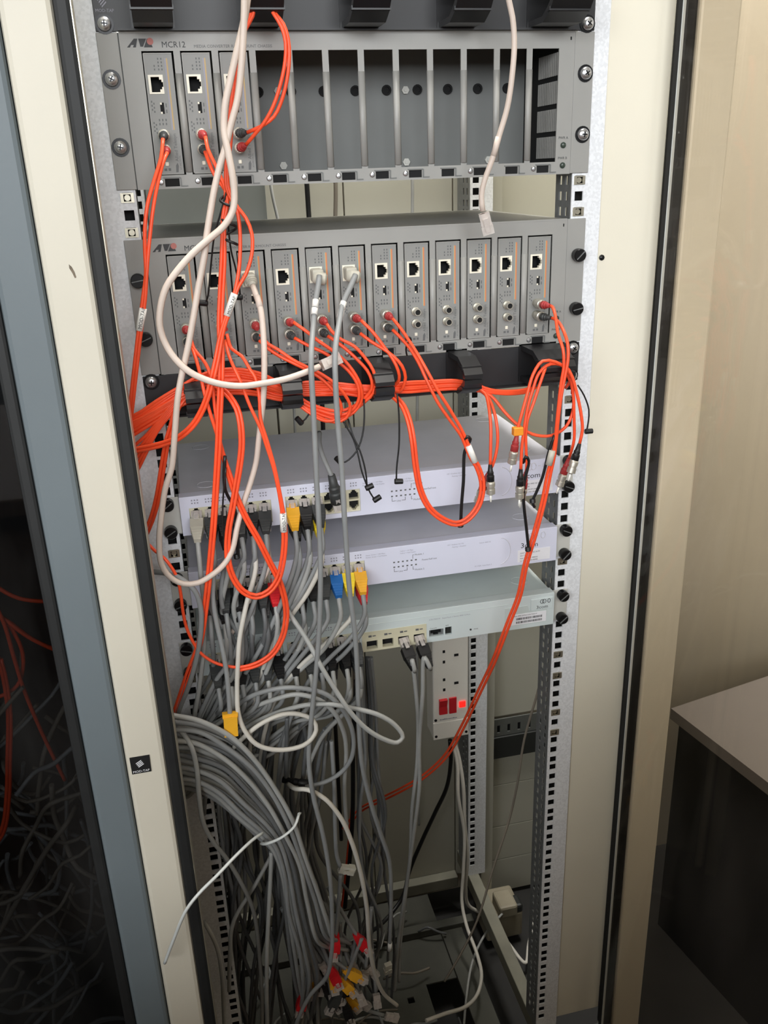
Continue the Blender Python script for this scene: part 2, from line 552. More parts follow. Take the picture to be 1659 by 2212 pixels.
# fixed panels
obj('infill_panel', MB().box(501, 573, 3, 6, -1385, ZT, 0.8), 'cream_paint', CAB)
obj('panel_fixing', MB().lathe([(0, 3.4), (1.5, 3.0), (3.0, 1.2)], (506, 3, -221), (0, -1, 0), 8), 'screw_dark', CAB)
obj('seal_strip', MB().box(574, 594, -6, 8, -1420, ZT, 4), 'rubber', CAB)
obj('corner_post', MB().box(594, 641, -10, 40, FLOOR, ZT, 3), 'cream_paint', CAB)
obj('side_panel', MB().box(660, 664, 42, 425, -1540, ZT), 'back_paint', CAB)
obj('rear_post', MB().box(504, 527, 372, 424, -1540, ZT, 1), 'back_paint', CAB)
obj('side_panel', MB().box(-44, -40, -95, 425, -1540, ZT), 'cover_grey', CAB)
# back panel: pressed sections, each a sheet of its own
for x0, x1 in ((-40, 176), (179, 298), (300, 466), (468, 535)):
    obj('back_sheet', MB().box(x0, x1, 425, 428, -1478, ZT, 0.8), 'back_paint', CAB)
zz = [ZT, -1116, -1198, -1278, -1382, -1478, -1552]
zz = [ZT, -1112, -1200, -1274, -1378, -1464, -1550]
for i in range(len(zz) - 1):
    if i == 1:
        continue
    obj('back_sheet', MB().box(537, 660, 426, 429, zz[i + 1] + 1.2, zz[i], 0.8), 'back_paint', CAB)
g = obj('gland_plate', MB().holed(537, 658, -1150, -1112, [(550 + i * 21, 556 + i * 21, -1143, -1126) for i in range(5)], 418, 421), 'gland_grey', CAB)
obj('gland_slot_backing', MB().box(545, 650, 422, 424, -1148, -1120), 'cavity', g)  # black plate put behind the slots to paint their shaded depth
obj('gland_box', MB().box(537, 658, 414, 440, -1200, -1151, 1.5), 'gland_dark', g)
obj('rear_shade_plate', MB().box(18, 182, 395, 397, -350, ZT, 1), 'cover_grey', CAB)  # grey plate added for the shaded left part of the back panel
# base frame
obj('base_bar', MB().box(466, 487, 4, 410, -1430, -1400, 1.5), 'dusty_paint', CAB)
obj('base_bar', MB().box(-10, 11, 4, 410, -1430, -1400, 1.5), 'dusty_paint', CAB)
obj('base_bar', MB().box(18, 466, 404, 424, -1490, -1464, 1.5), 'dusty_paint', CAB)
obj('base_bar', MB().box(18, 466, 300, 318, -1490, -1474, 1.5), 'base_plate', CAB)
obj('base_bar', MB().box(-10, 600, -20, 2, -1470, -1420, 1.5), 'cover_grey', CAB)
m = MB().holed(18, 400, 130, 402, [(250, 262, 200, 212), (300, 312, 170, 182), (340, 400, 130, 200)], -1494, -1491)
m.v = [(p[0], p[2], p[1]) for p in m.v]
obj('base_plate', m, 'base_plate', CAB)
obj('base_bar', MB().box(398, 440, 60, 300, -1494, -1484, 1), 'base_plate', CAB)

# front upright and neighbouring cabinet at the left
NB = thing('neighbour_cabinet', (-250, 0, FLOOR), 'dark cabinet full of loose cables behind smoked glass at the left edge', 'cabinet')
up = obj('front_upright', MB().box(-60, -21.5, -142, -98, FLOOR, 330, 4.5), 'cream_paint_dimmed', NB)
obj('scuff_mark', MB().prism([(-38.6, -186), (-36.8, -188), (-35.2, -192), (-34.4, -196.5), (-35.6, -197.2), (-37.0, -193), (-38.8, -189)], -142.3, -142.0), 'stain', up)
obj('rubber_seal', MB().box(-21.4, -8.2, -142, -112, FLOOR, 330, 3.5), 'rubber', up)
obj('seal_lip', MB().box(-8.6, -7.8, -143, -120, FLOOR, 330), 'cage_steel', up)
bd = obj('badge', MB().prism([(-55.4, -687.8), (-36.4, -687.8), (-36.0, -668.0), (-55.6, -668.0)], -143.2, -141.8), 'cavity', up)
text('MOD-TAP', 3.7, (-54.3, -143.5, -686.4), 'sticker', bd, stretch=1.0)
mk = MB()
for i in range(4):
    x, z = -50.2 + i * 0.7, -676.0 - i * 1.5
    mk.prism([(x, z), (x + 5.6, z + 3.2), (x + 5.6, z + 4.1), (x, z + 0.9)], -143.5, -143.2)
obj('emblem', mk, 'sticker', bd)
obj('door_stile', MB().box(-97, -61, -142, -112, FLOOR, 330, 4.5), 'door_paint', NB)
obj('rubber_seal', MB().box(-109, -97.2, -140, -112, FLOOR, 330, 3), 'rubber', NB)
obj('door_glass', MB().box(-520, -106, -128, -124, FLOOR + 60, 330), 'glass_smoked', NB)
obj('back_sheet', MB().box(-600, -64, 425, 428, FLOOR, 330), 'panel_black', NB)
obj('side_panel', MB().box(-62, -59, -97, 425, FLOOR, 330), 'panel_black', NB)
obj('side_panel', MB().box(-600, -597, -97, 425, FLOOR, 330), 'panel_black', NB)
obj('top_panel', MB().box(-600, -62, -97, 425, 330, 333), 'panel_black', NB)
obj('cross_bracket', MB().box(-300, -66, 60, 72, -318, -306, 1), 'chrome', NB)
obj('cross_bracket', MB().box(-300, -100, -60, -50, -228, -205, 1), 'chrome', NB)

# open glazed door hinged at the right of the front frame
GD = thing('glazed_door', (569, -16, FLOOR), 'open clear glazed door with dusty smears at the right', 'door')
HG_ = (569, -16)
dv = Vector((0.43, -0.90, 0)).normalized(); nv = Vector((-dv.y, dv.x, 0))
def door_box(s0, s1, t0, t1, z0, z1):
    m = MB(); o = Vector((HG_[0], HG_[1], 0)); k = []
    for z in (z0, z1):
        for s, tt in ((s0, t0), (s1, t0), (s1, t1), (s0, t1)):
            q = o + dv * s + nv * tt; k.append((q.x, q.y, z))
    m.v = k
    for q in ((0, 3, 2, 1), (4, 5, 6, 7), (0, 1, 5, 4), (1, 2, 6, 5), (2, 3, 7, 6), (3, 0, 4, 7)):
        m.face(q)
    return m
obj('pane', door_box(2, 740, -2, 2, -1500, 320), 'glass_clear', GD)
obj('edge_trim', door_box(-3, 2, -2.2, 2.2, -1500, 320), 'rubber', GD)
obj('edge_bead', door_box(2.2, 3.0, -2.3, 2.3, -1500, 320), 'strap', GD)

# ================================================================== screws
def screw_mesh():
    m = MB().lathe([(0, 6.2), (1.4, 6.1), (2.6, 5.7), (3.6, 4.9), (4.4, 3.6), (4.9, 2.0), (5.1, 0.3)], (0, 0, 0), (0, -1, 0), 18)
    return m
SCREW = mesh_of('screw', screw_mesh(), 'chrome', (0, 0, 0))
WASH = mesh_of('washer', MB().lathe([(0, 8.2), (1.0, 8.2), (1.0, 5.0)], (0, 0, 0), (0, -1, 0), 18), 'screw_dark', (0, 0, 0))
CROSS = mesh_of('cross_slot', MB().box(-2.7, 2.7, -5.25, -4.0, -0.6, 0.6).box(-0.6, 0.6, -5.25, -4.0, -2.7, 2.7), 'screw_dark', (0, 0, 0))
THUMB = mesh_of('thumb_screw', MB().lathe([(0, 6.4), (2, 6.4), (2, 7.0), (9, 7.0), (10.2, 6.2), (10.2, 0.4)], (0, 0, 0), (0, -1, 0), 20), 'screw_dark', (0, 0, 0))
SLOT = mesh_of('driver_slot', MB().obox((-5.4, -10.5, -2.6), (0.9, 0, 0.43), (0, 0, 1), 12, 1.7, 0.8), 'rail_inside', (0, 0, 0))
SMALL = mesh_of('fixing_screw', MB().lathe([(0, 2.7), (1.0, 2.6), (1.8, 1.8), (2.0, 0.2)], (0, 0, 0), (0, -1, 0), 10), 'chrome', (0, 0, 0))
def mobj(name, me, parent, pos, rot=0.0):
    o = bpy.data.objects.new(name, me); COL.objects.link(o); place(o, pos, parent)
    if rot: o.rotation_euler = (0, rot, 0)
    return o
def pan_screw(par, x, z, y=-1.5):
    s = mobj('screw', SCREW, par, (x, y - 1.0, z), random.uniform(0, 1.5))
    mobj('washer', WASH, s, (x, y, z)).location = Vector((0, 0.001, 0))
    c = mobj('cross_slot', CROSS, s, (x, y, z)); c.location = Vector((0, 0, 0))
def thumb(par, x, z, y=-1.5):
    s = mobj('thumb_screw', THUMB, par, (x, y, z), random.uniform(-0.4, 0.9))
    c = mobj('driver_slot', SLOT, s, (x, y, z)); c.location = Vector((0, 0, 0))

# ================================================================== media converter chassis
SLOTX = [37.8 + i * 34.38 for i in range(12)]
def chassis(z0, which, thumbs):
    up = which == 'upper'
    lab = ('grey rackmount chassis under the black top panel, three slots filled and nine empty' if up
           else 'grey rackmount chassis with all twelve slots filled, above the black cable bar')
    t = thing('converter_chassis', (241, 0, z0 - 133), lab, 'rack chassis', 'media converter chassis')
    holes = []
    for x in SLOTX:
        holes.append((x, x + 28.3, z0 - 120.8, z0 - 15.4))
        holes.append((x + 7.7, x + 21.3, z0 - 131, z0 - 124))
    holes.append((456, 457.5, z0 - 8, z0 - 5))
    obj('faceplate', MB().holed(19.6, 461.0, z0 - 133, z0 - 0.6, holes, -3, -1.4), 'chassis_grey', t)
    obj('top_lip', MB().box(20, 460.6, -3.4, 2, z0 - 1.4, z0 + 0.2), 'chassis_grey', t)
    b = MB()
    b.box(20, 460.6, 2, 285, z0 - 1.2, z0)
    b.box(20, 460.6, 0, 285, z0 - 133, z0 - 131.8)
    b.box(20, 21.2, 0, 285, z0 - 131.8, z0 - 1.2)
    b.box(459.4, 460.6, 0, 285, z0 - 131.8, z0 - 1.2)
    b.box(20, 460.6, 284, 285, z0 - 131.8, z0 - 1.2)
    obj('case', b, 'chassis_grey', t)
    if up:
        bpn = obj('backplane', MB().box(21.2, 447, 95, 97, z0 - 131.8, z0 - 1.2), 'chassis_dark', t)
        for i in range(3, 12):
            x = SLOTX[i] + 10.3
            obj('bulkhead_socket', MB().lathe([(0, 5.2), (2.5, 5.2), (2.5, 3.2), (1.0, 3.0), (1.0, 0.3)], (x, 95, z0 - 43), (0, -1, 0), 14), 'cavity', bpn)
        for x, z in ((171.6, -42.2), (309.6, -43.3), (172, -115), (309, -115.5), (405, -116)):
            obj('hex_nut', MB().lathe([(0, 4.2), (2.6, 4.2), (2.6, 2.0), (3.6, 2.0), (3.6, 0.2)], (x, 95, z0 + z), (0, -1, 0), 6, False), 'bracket_steel', bpn)
        vw = obj('vent_wall', MB().box(447, 448, 0, 97, z0 - 131.8, z0 - 1.2), 'cavity', t)  # painted black for the shaded inner wall; pale bars mimic slots lit from outside
        for r in range(4):
            zz0 = z0 - 18 - r * 26
            for k in range(11):
                y = 4 + k * 4.6
                obj('lit_slot_bar', MB().box(445.4, 446.8, y, y + 2.0, zz0 - 21, zz0, 0), 'chassis_grey', vw)
    # rounded dividers between slots
    for i in range(11):
        x = SLOTX[i] + 28.3
        d = MB()
        pr = [(x - 0.4, -3.0), (x + 0.8, -4.6), (x + 3.0, -5.2), (x + 5.3, -4.6), (x + 6.5, -3.0), (x + 6.5, -2.2), (x - 0.4, -2.2)]
        n = len(pr)
        d.v = [(p[0], p[1], z0 - 118.5) for p in pr] + [(p[0], p[1], z0 - 34) for p in pr]
        d.face(range(n)); d.face(range(2 * n - 1, n - 1, -1))
        for q in range(n):
            d.face((q, n + q, n + (q + 1) % n, (q + 1) % n), True)
        obj('divider', d, 'chassis_grey', t)
    for i, x in enumerate(SLOTX):
        if not (up and i in (8, 11 - 1)):
            mobj('fixing_screw', SMALL, t, (x + 4.0, -3, z0 - 126.8))
        lt = MB()
        lt.box(x + 22.2, x + 23.2, -4.0, -3, z0 - 130.4, z0 - 123)
        lt.box(x + 22.2, x + 29.0, -4.0, -3, z0 - 131.2, z0 - 130.2)
        lt.box(x + 6.5, x + 22.2, -4.0, -3, z0 - 123.6, z0 - 122.6)
        lf = obj('latch_frame', lt, 'chassis_dark', t)
        obj('latch_hole_backing', MB().box(x + 6.9, x + 22.1, -1.2, 0.6, z0 - 131.4, z0 - 123.4), 'cavity', lf)  # solid black block behind the tab hole, painting its shaded inside
    for s, (xa, xb, xi) in enumerate(((0, 18.8, 17.6), (461.6, 482.6, 460.6))):
        e = obj('mounting_ear', MB().box(xa, xb, -2, 0, z0 - 132.6, z0 - 0.4, 0.5), 'chassis_grey', t)
        obj('ear_return', MB().box(xi - 0.8, xi + 2.6, -1.2, 3, z0 - 132.6, z0 - 0.4), 'gland_dark', e)  # dark strip widened to stop light showing through the ear gap
        for z in (-38.1, -95.25):
            (thumb if thumbs else pan_screw)(e, LX if s == 0 else RX, z0 + z, -2)
    # printing
    lg = MB()
    zb, zt = z0 - 12.4, z0 - 5.4
    lg.prism([(25.8, zb), (32.6, zt), (35.6, zt), (33.6, zb), (31.0, zb), (32.0, zb + 2.0), (29.6, zb + 2.0), (28.4, zb)], -3.25, -3.0)
    lg.prism([(36.4, zt), (43.4, zt), (40.0, zb + 0.6), (37.6, zb + 0.6)], -3.25, -3.0)
    lg.prism([(44.0, zt), (46.0, zt), (48.4, zb), (40.6, zb)], -3.25, -3.0)
    l = obj('logo', lg, 'print_dark', t)
    obj('logo_dot', MB().lathe([(0, 2.9), (0.2, 2.9)], (46.6, -3.1, z0 - 7.6), (0, -1, 0), 16), 'print_red', l)
    text('MCR12', 7.0, (56.2, -3.2, z0 - 12.6), 'print_dark', t, stretch=1.0)
    text('MEDIA CONVERTER RACKMOUNT CHASSIS', 3.6, (85, -3.2, z0 - 13.0), 'print_grey', t, stretch=1.02)
    for lt_, z in (('PWR A', -105), ('PWR B', -124.5)):
        text(lt_, 3.4, (447.0, -3.2, z0 + z + 6), 'print_dark', t)
        obj('power_led', MB().lathe([(0, 3.0), (1, 3.0), (1, 2.5), (2.2, 2.0), (2.6, 0.3)], (452.3, -3, z0 + z), (0, -1, 0), 12), 'led_green', t)
    return t
chassis(0, 'upper', False)
chassis(-177.8, 'lower', True)

# ================================================================== converter modules
def module(x, z, striped):
    """plug-in card; x, z = top left corner of its slot"""
    t = thing('media_converter', (x, 0, z - 104), 'x', 'media converter')
    Y = -3.6
    fp = MB().holed(x + 1.9, x + 26.4, z - 104.0, z - 2.4, [(x + 3.2, x + 16.5, z - 35.4, z - 19.5), (x + 11.2, x + 14.8, z - 52.2, z - 42.6)], Y, -1.2)
    obj('front_plate', fp, 'module_grey', t)
    obj('rim', MB().box(x + 1.0, x + 1.9, Y - 0.5, 60, z - 104, z - 1.8).box(x + 1.9, x + 26.4, Y - 0.5, 60, z - 2.4, z - 1.6).box(x + 1.9, x + 26.4, Y - 0.5, 60, z - 104.8, z - 104), 'chassis_grey', t)
    j = obj('network_jack', MB().holed(x + 3.2, x + 16.5, z - 35.4, z - 19.5,
            [(x + 5.4, x + 13.0, z - 33.9, z - 21.2), (x + 13.0, x + 14.9, z - 31.6, z - 23.5), (x + 14.9, x + 16.2, z - 29.6, z - 25.5)], Y - 0.7, 0), 'jack_white', t)
    obj('jack_cavity', MB().cavity(x + 3.6, x + 16.2, z - 35, z - 20, -0.2, 10), 'cavity', j)
    s = obj('slide_switch', MB().box(x + 11.2, x + 14.8, -3.0, 0, z - 52.2, z - 42.6), 'cavity', t)
    obj('lever', MB().box(x + 11.3, x + 12.9, -4.2, -3, z - 44.4, z - 42.7).box(x + 11.3, x + 12.9, -4.2, -3, z - 52.1, z - 50.4), 'jack_white', s)
    for zz in (-71.0, -83.7):
        st = obj('fibre_socket', MB().lathe([(0, 4.6), (2.2, 4.6), (2.2, 3.6), (11, 3.6), (11, 2.9), (4, 2.7)], (x + 11.4, Y, z + zz), (0, -1, 0), 14), 'nickel', t)
        obj('bore', MB().lathe([(0, 2.75), (0.2, 2.7)], (x + 11.4, Y - 9.8, z + zz), (0, -1, 0), 12), 'cavity', st)
        obj('bayonet_pin', MB().lathe([(0, 0.7), (1.5, 0.7)], (x + 11.4, Y - 7, z + zz + 3.4), (0, 0, 1), 6), 'nickel', st)
    obj('indicator', MB().box(x + 10.0, x + 13.2, Y - 1.2, Y, z - 97.4, z - 93.8, 0.6), 'jack_white', t)
    pr = MB()
    Yp = Y - 0.12
    for cx in (9.4, 13.2, 16.0):
        for k in range(4):
            if cx == 9.4 and k < 2: continue
            pr.box(x + cx, x + cx + 1.1, Yp, Y, z - 7.2 - k * 2.9, z - 5.6 - k * 2.9)
    for z1 in (-40, -58):
        for k in range(6):
            pr.box(x + 3.4 + (k % 2) * 1.9, x + 4.5 + (k % 2) * 1.9, Yp, Y, z + z1 - 2.6 - k * 1.7, z + z1 - 0.9 - k * 1.7)
    for cx in (8.6, 11.6, 14.6):
        for k in range(2):
            pr.box(x + cx, x + cx + 1.1, Yp, Y, z - 58.4 - k * 3.4, z - 56.4 - k * 3.4)
    pr.box(x + 16.2, x + 17.2, Yp, Y, z - 46.6, z - 43.4).box(x + 16.2, x + 17.2, Yp, Y, z - 51.6, z - 48.6)
    pr.box(x + 8.4, x + 11.0, Yp, Y, z - 101.6, z - 99.4).box(x + 12.4, x + 14.6, Yp, Y, z - 101.6, z - 99.2)
    pr.prism([(x + 19.2, z - 103), (x + 21.4, z - 103), (x + 22.2, z - 97.6), (x + 21.4, z - 94.6), (x + 19.6, z - 97.0)], Yp, Y)
    obj('printed_marks', pr, 'print_grey', t)
    text('Allied Telesyn', 4.3, (x + 22.6, Yp, z - 93.5), 'print_grey', t, rot=90)
    text('AT-MC101XL', 2.2, (x + 24.8, Yp, z - 101), 'print_grey', t, rot=90)
    x0 = x + 19.4
    for k, (mm, w) in enumerate((('print_teal', 0.7), ('print_sand', 0.8), ('print_orange', 1.3))):
        obj('printed_stripe', MB().box(x0, x0 + w, Yp, Y, z - 66, z - 6), mm if striped else ('print_sand' if k == 2 else 'print_soft'), t)
        x0 += w
    return t
proto = module(SLOTX[0], -15.4, False)
proto2 = module(SLOTX[0], -193.2, True)
side = ['at the left end', 'second from the left', 'third and last before the empty slots']
for i in range(3):
    o = proto if i == 0 else copy_tree(proto, (SLOTX[i], 0, -15.4 - 104))
    tag(o, 'grey converter card in the upper chassis, ' + side[i], 'media converter', 'cards in the upper chassis')
full = ['with an empty jack at the far left', 'second from the left, behind orange and black strands', 'third from the left with a beige network plug',
        'fourth from the left with an empty jack', 'fifth from the left with a grey network plug', 'sixth from the left with a grey network plug', 'seventh, just left of the cableless four',
        'first of the four with no cables', 'second of the four with no cables', 'third of the four with no cables', 'fourth of the four with no cables', 'at the far right with two fibres attached']
for i in range(12):
    o = proto2 if i == 0 else copy_tree(proto2, (SLOTX[i], 0, -193.2 - 104))
    tag(o, 'grey converter card in the lower chassis, ' + full[i], 'media converter', 'cards in the lower chassis')

# ================================================================== cable managers with hooked rings
def ring(cx, zc, w, par):
    up_ = [(-1.5, 20), (-38, 20), (-54, 13), (-62, 5), (-62, 0.8), (-56, 0.8), (-55, 3.5), (-48, 8.5), (-36, 14.5), (-1.5, 14.5)]
    m = MB().prism_x([(p[0], zc + p[1]) for p in up_], cx - w / 2, cx + w / 2)
    m.prism_x([(p[0], zc - p[1]) for p in up_[::-1]], cx - w / 2, cx + w / 2)
    m.box(cx - w / 2 - 2, cx + w / 2 + 2, -3, -1.4, zc - 21, zc + 21)
    m.box(cx - w / 2 - 1, cx + w / 2 + 1, -56, -50, zc + 9, zc + 12.5).box(cx - w / 2 - 1, cx + w / 2 + 1, -56, -50, zc - 12.5, zc - 9)
    return obj('cable_ring', m, 'black_plastic', par)
def manager(z0, label, wl):
    t = thing('cable_manager', (241, 0, z0 - 44), label, 'cable manager')
    obj('backplate', MB().box(0.5, 482.1, -1.6, 0, z0 - 44, z0 - 0.5, 0.5), 'panel_black', t)
    obj('lower_lip', MB().box(20, 462, -10, -1.6, z0 - 44, z0 - 42.4), 'panel_black', t)
    for i, x in enumerate((51, 146, 241, 336, 431)):
        ring(x, z0 - 18.5 if z0 < 0 else z0 - 22, 40 if i == 4 else (34 if z0 > 0 else 20), t)
    for x in (LX, RX):
        for z in ((-6.35, -38.1) if z0 < 0 else (-38.1,)):
            pan_screw(t, x, z0 + z, -1.6)
    return t
tm = manager(44.45, 'black panel with hooked cable rings at the very top of the rack', 34)
text('MOD-TAP', 3.6, (2.4, -1.9, 15.8), 'print_soft', tm)
mk = MB()
for i in range(5):
    x, z = 4.4 + i * 1.0, 26 - i * 1.7
    mk.prism([(x, z), (x + 4.2, z + 4.0), (x + 4.2, z + 5.2), (x, z + 1.2)], -1.9, -1.6)
obj('emblem', mk, 'print_soft', tm)
manager(-311.15, 'black cable bar with hooked rings carrying the orange fibre bundle', 20)

# ================================================================== network switches
PORTC = mesh_of('port', MB().cavity(-6.0, 6.0, -6.2, 6.2, 0, 4.9), 'cavity', (0, 0, 0))
def port_holes(cx, z, upw):
    s = 1 if upw else -1
    def q(x0, x1, a, b):
        a, b = z + s * a, z + s * b
        return (cx + x0, cx + x1, min(a, b), max(a, b))
    return [q(-5.5, 5.5, -5.2, 2.2), q(-3.4, 3.4, 2.2, 3.9), q(-2.0, 2.0, 3.9, 5.6)]
def net_switch(z0, label, c_front, c_top, blocks, depth):
    t = thing('network_switch', (241, 0, z0 - 43.6), label, 'network switch', 'switches')
    zb = z0 - 43.6
    obj('case', MB().box(22, 460.6, 0.2, depth, zb + 0.6, z0 - 0.4, 1.2), c_top, t)
    hs = [(a, b, z0 - d, z0 - c) for a, b, c, d in blocks]
    fr = obj('front_bezel', MB().holed(21.3, 461.3, zb, z0, hs, -9, 0.2), c_front, t)
    obj('bezel_top', MB().box(21.3, 461.3, -9, 6, z0 - 0.2, z0 + 0.8, 0.4), c_front, fr)
    for a, b, c, d in blocks:
        if d - c < 20: continue
        n = 6; pw = (b - a) / n
        ph = []
        cen = []
        for i in range(n):
            cx = a + pw * (i + 0.5)
            ph += port_holes(cx, z0 - c - 7.2, True) + port_holes(cx, z0 - d + 7.2, False)
            cen += [(cx, z0 - c - 7.2), (cx, z0 - d + 7.2)]
        pb = obj('port_block', MB().holed(a, b, z0 - d, z0 - c, ph, -6.5, 0.0), 'port_beige', t)
        for cx, z in cen:
            mobj('port', PORTC, pb, (cx, -5.4, z))
        mk = MB()
        for i in range(n):
            for r in range(2):
                for k in range(3):
                    mk.box(a + pw * i + 3 + k * 3, a + pw * i + 4.6 + k * 3, -9.15, -9, z0 - 4.6 - r * 3.2, z0 - 3.0 - r * 3.2)
        obj('printed_marks', mk, 'print_soft', t)
    for s, (xa, xb) in enumerate(((0.6, 21), (461.4, 482))):
        e = obj('bracket', MB().box(xa, xb, -2.2, -0.2, zb + 0.6, z0 - 0.4, 0.6), 'bracket_steel', t)
        for z in (-6.35, -38.1):
            thumb(e, LX if s == 0 else RX, z0 + z, -2.2)
    for x, y in ((52, 30), (432, 38), (52, depth - 25), (432, depth - 25)):
        obj('stacking_dimple', MB().lathe([(0, 11), (0.35, 10.6), (0.35, 9.6), (0.05, 9.2)], (x, y, z0 - 0.4), (0, 0, 1), 24), c_top, t)
    return t
def bezel_print(t, z0):
    f = -9.15
    for k, (x, s1, s2) in enumerate(((243, 'Status: Green = 100 Mbps', 'Packet: Green = Full Duplex'), (284, 'Yellow = 10 Mbps', 'Yellow = Half Duplex'))):
        text(s1, 2.2, (x - 20, f, z0 - 6.2), 'print_soft', t)
        text(s2, 2.2, (x - 20, f, z0 - 9.0), 'print_soft', t)
    text('Off = Enabled, link OK', 2.2, (322, f, z0 - 6.2), 'print_soft', t)
    text('Flashing = Disabled', 2.2, (344 - 16, f, z0 - 9.4), 'print_soft', t)
    mk = MB()
    for r in range(2):
        for k in range(6):
            mk.box(255.6 + k * 5.3, 257.8 + k * 5.3, f, -9, z0 - 19.6 - r * 6.2, z0 - 18.0 - r * 6.2)
    mk.box(256.4, 256.9, f, -9, z0 - 31, z0 - 27).box(256.4, 261, f, -9, z0 - 31, z0 - 30.5).box(268, 272.5, f, -9, z0 - 31, z0 - 30.5).box(272.0, 272.5, f, -9, z0 - 31, z0 - 27)
    mk.box(279.3, 279.8, f, -9, z0 - 17, z0 - 12).box(279.3, 281, f, -9, z0 - 12.4, z0 - 12).box(279.3, 279.8, f, -9, z0 - 31, z0 - 27).box(279.3, 281, f, -9, z0 - 31, z0 - 30.6)
    obj('printed_marks', mk, 'print_grey', t)
    text('Unit', 3.0, (261.8, f, z0 - 32), 'print_grey', t)
    text('Module 1', 3.0, (281.8, f, z0 - 13.2), 'print_grey', t)
    text('Module 2', 3.0, (281.8, f, z0 - 32.6), 'print_grey', t)
    text('Power/Self test', 3.0, (290.5, f, z0 - 21), 'print_grey', t)
    text('Switch 4400 SE', 2.3, (362, f, z0 - 8.5), 'print_soft', t)
    text('3C17206  SuperStack 3', 2.3, (356, f, z0 - 38.5), 'print_soft', t)
    arc = MB(); pts = []
    for k in range(25):
        a_ = math.radians(-78 + 156 * k / 24)
        pts.append((386 + 15.5 * math.cos(a_), -9.1, z0 - 21.8 + 18 * math.sin(a_)))
    arc.tube(pts, 0.5, 6)
    obj('raised_arc', arc, 'switch_top', t)
    text('3com', 9.0, (414.5, f, z0 - 21.5), 'print_dark', t, stretch=1.12)
    em = MB()
    for cx, w in ((428, 3.2), (443, 2.8)):
        em.tube([(cx + w * math.cos(k * math.pi / 10), -9.2, z0 - 7.2 + 4.2 * math.sin(k * math.pi / 10)) for k in range(21)], 0.55, 6)
    em.tube([(423.5 + 2.2 * math.cos(k * math.pi / 10), -9.2, z0 - 7.2 + 4.2 * math.sin(k * math.pi / 10)) for k in range(21)], 0.55, 6)
    em.box(433.6, 436.6, -9.6, -9, z0 - 7.8, z0 - 6.8)
    obj('raised_emblem', em, 'switch_top', t)
    st = obj('label_sticker', MB().box(411, 453, -9.3, -9, z0 - 40, z0 - 24.4, 0.1), 'sticker', t)
    text('SWITCH 4400 SE 24 PT', 2.6, (414, -9.4, z0 - 29.3), 'print_dark', st)
    text('3C17206', 2.6, (414, -9.4, z0 - 32.6), 'print_dark', st)
    text('MAC:   00147C4880A0', 2.4, (414, -9.4, z0 - 36.2), 'print_dark', st)
    text('Ser No: LRD1B0AB4B2', 2.4, (414, -9.4, z0 - 39.4), 'print_dark', st)
sw = net_switch(-444.5, 'lilac white network switch, uppermost of three, with black protective caps hanging over it', 'switch_lilac', 'switch_top', [(30.7, 119.5, 12.5, 39.5), (135.2, 219.9, 11.3, 38.3)], 205)
bezel_print(sw, -444.5)
sw = net_switch(-533.4, 'lilac white network switch, middle of three, with blue and yellow boots in it', 'switch_lilac', 'switch_top', [(36, 122, 11.5, 38.5), (136.4, 221.5, 11.3, 38.5)], 205)
bezel_print(sw, -533.4)
Z3 = -622.3
sw = net_switch(Z3, 'pale ice blue network switch, lowest of three, with open uplink sockets', 'switch_ice', 'switch_ice_top', [(32, 119, 15.5, 42), (124, 211, 15.5, 42), (214, 294.5, 26, 44), (298, 316.7, 27, 36.5), (318.5, 327, 26, 36.5)], 205)
ub = obj('uplink_block', MB().holed(214, 294.6, Z3 - 43.5, Z3 - 17, [(219.5 + i * 19.6, 233 + i * 19.6, Z3 - 40.5, Z3 - 29.5) for i in range(4)], -9.6, -2), 'port_beige', sw)
for i in range(4):
    mobj('port', PORTC, ub, (226.2 + i * 19.6, -5.2, Z3 - 35))
mk = MB()
for i in range(4):
    mk.box(222 + i * 19.6, 226 + i * 19.6, -9.75, -9.6, Z3 - 24.4, Z3 - 21.8).box(227 + i * 19.6, 231 + i * 19.6, -9.75, -9.6, Z3 - 23.8, Z3 - 22.4)
obj('printed_marks', mk, 'print_grey', ub)
obj('console_jack', MB().holed(298, 316.7, Z3 - 36.5, Z3 - 27, [(300.5, 314.2, Z3 - 34, Z3 - 28.2), (304, 310.6, Z3 - 36, Z3 - 34)], -6, -3.9), 'rail_inside', sw)
obj('jack_cavity', MB().cavity(299, 316, Z3 - 36.3, Z3 - 27.4, -4, -0.1), 'cavity', sw)
obj('small_jack', MB().box(318.6, 326.9, -6, -2, Z3 - 36.4, Z3 - 26.1).box(320.4, 325, -6.6, -6, Z3 - 34.6, Z3 - 29), 'gland_dark', sw)
text('Console', 2.6, (299, -9.15, Z3 - 25.6), 'print_grey', sw)
text('RPS', 2.6, (319, -9.15, Z3 - 24.6), 'print_grey', sw)
text('PWR', 2.6, (355.5, -9.15, Z3 - 35.2), 'print_grey', sw)
obj('power_led', MB().lathe([(0, 1.3), (0.8, 1.1)], (351.4, -9, Z3 - 34.2), (0, -1, 0), 10), 'print_dark', sw)
text('3CR17500-91   SuperStack 3 Switch 4900 12-Port', 2.6, (298, -9.15, Z3 - 13.5), 'print_soft', sw)
obj('bezel_groove', MB().box(60, 400, -9.3, -9, Z3 - 8.0, Z3 - 7.2), 'switch_ice_top', sw)
obj('recess_panel', MB().prism([(396, Z3 - 38), (448, Z3 - 38), (452, Z3 - 30), (452, Z3 - 19), (428, Z3 - 19), (426, Z3 - 12), (396, Z3 - 12)], -9.5, -9.0), 'switch_ice_top', sw)
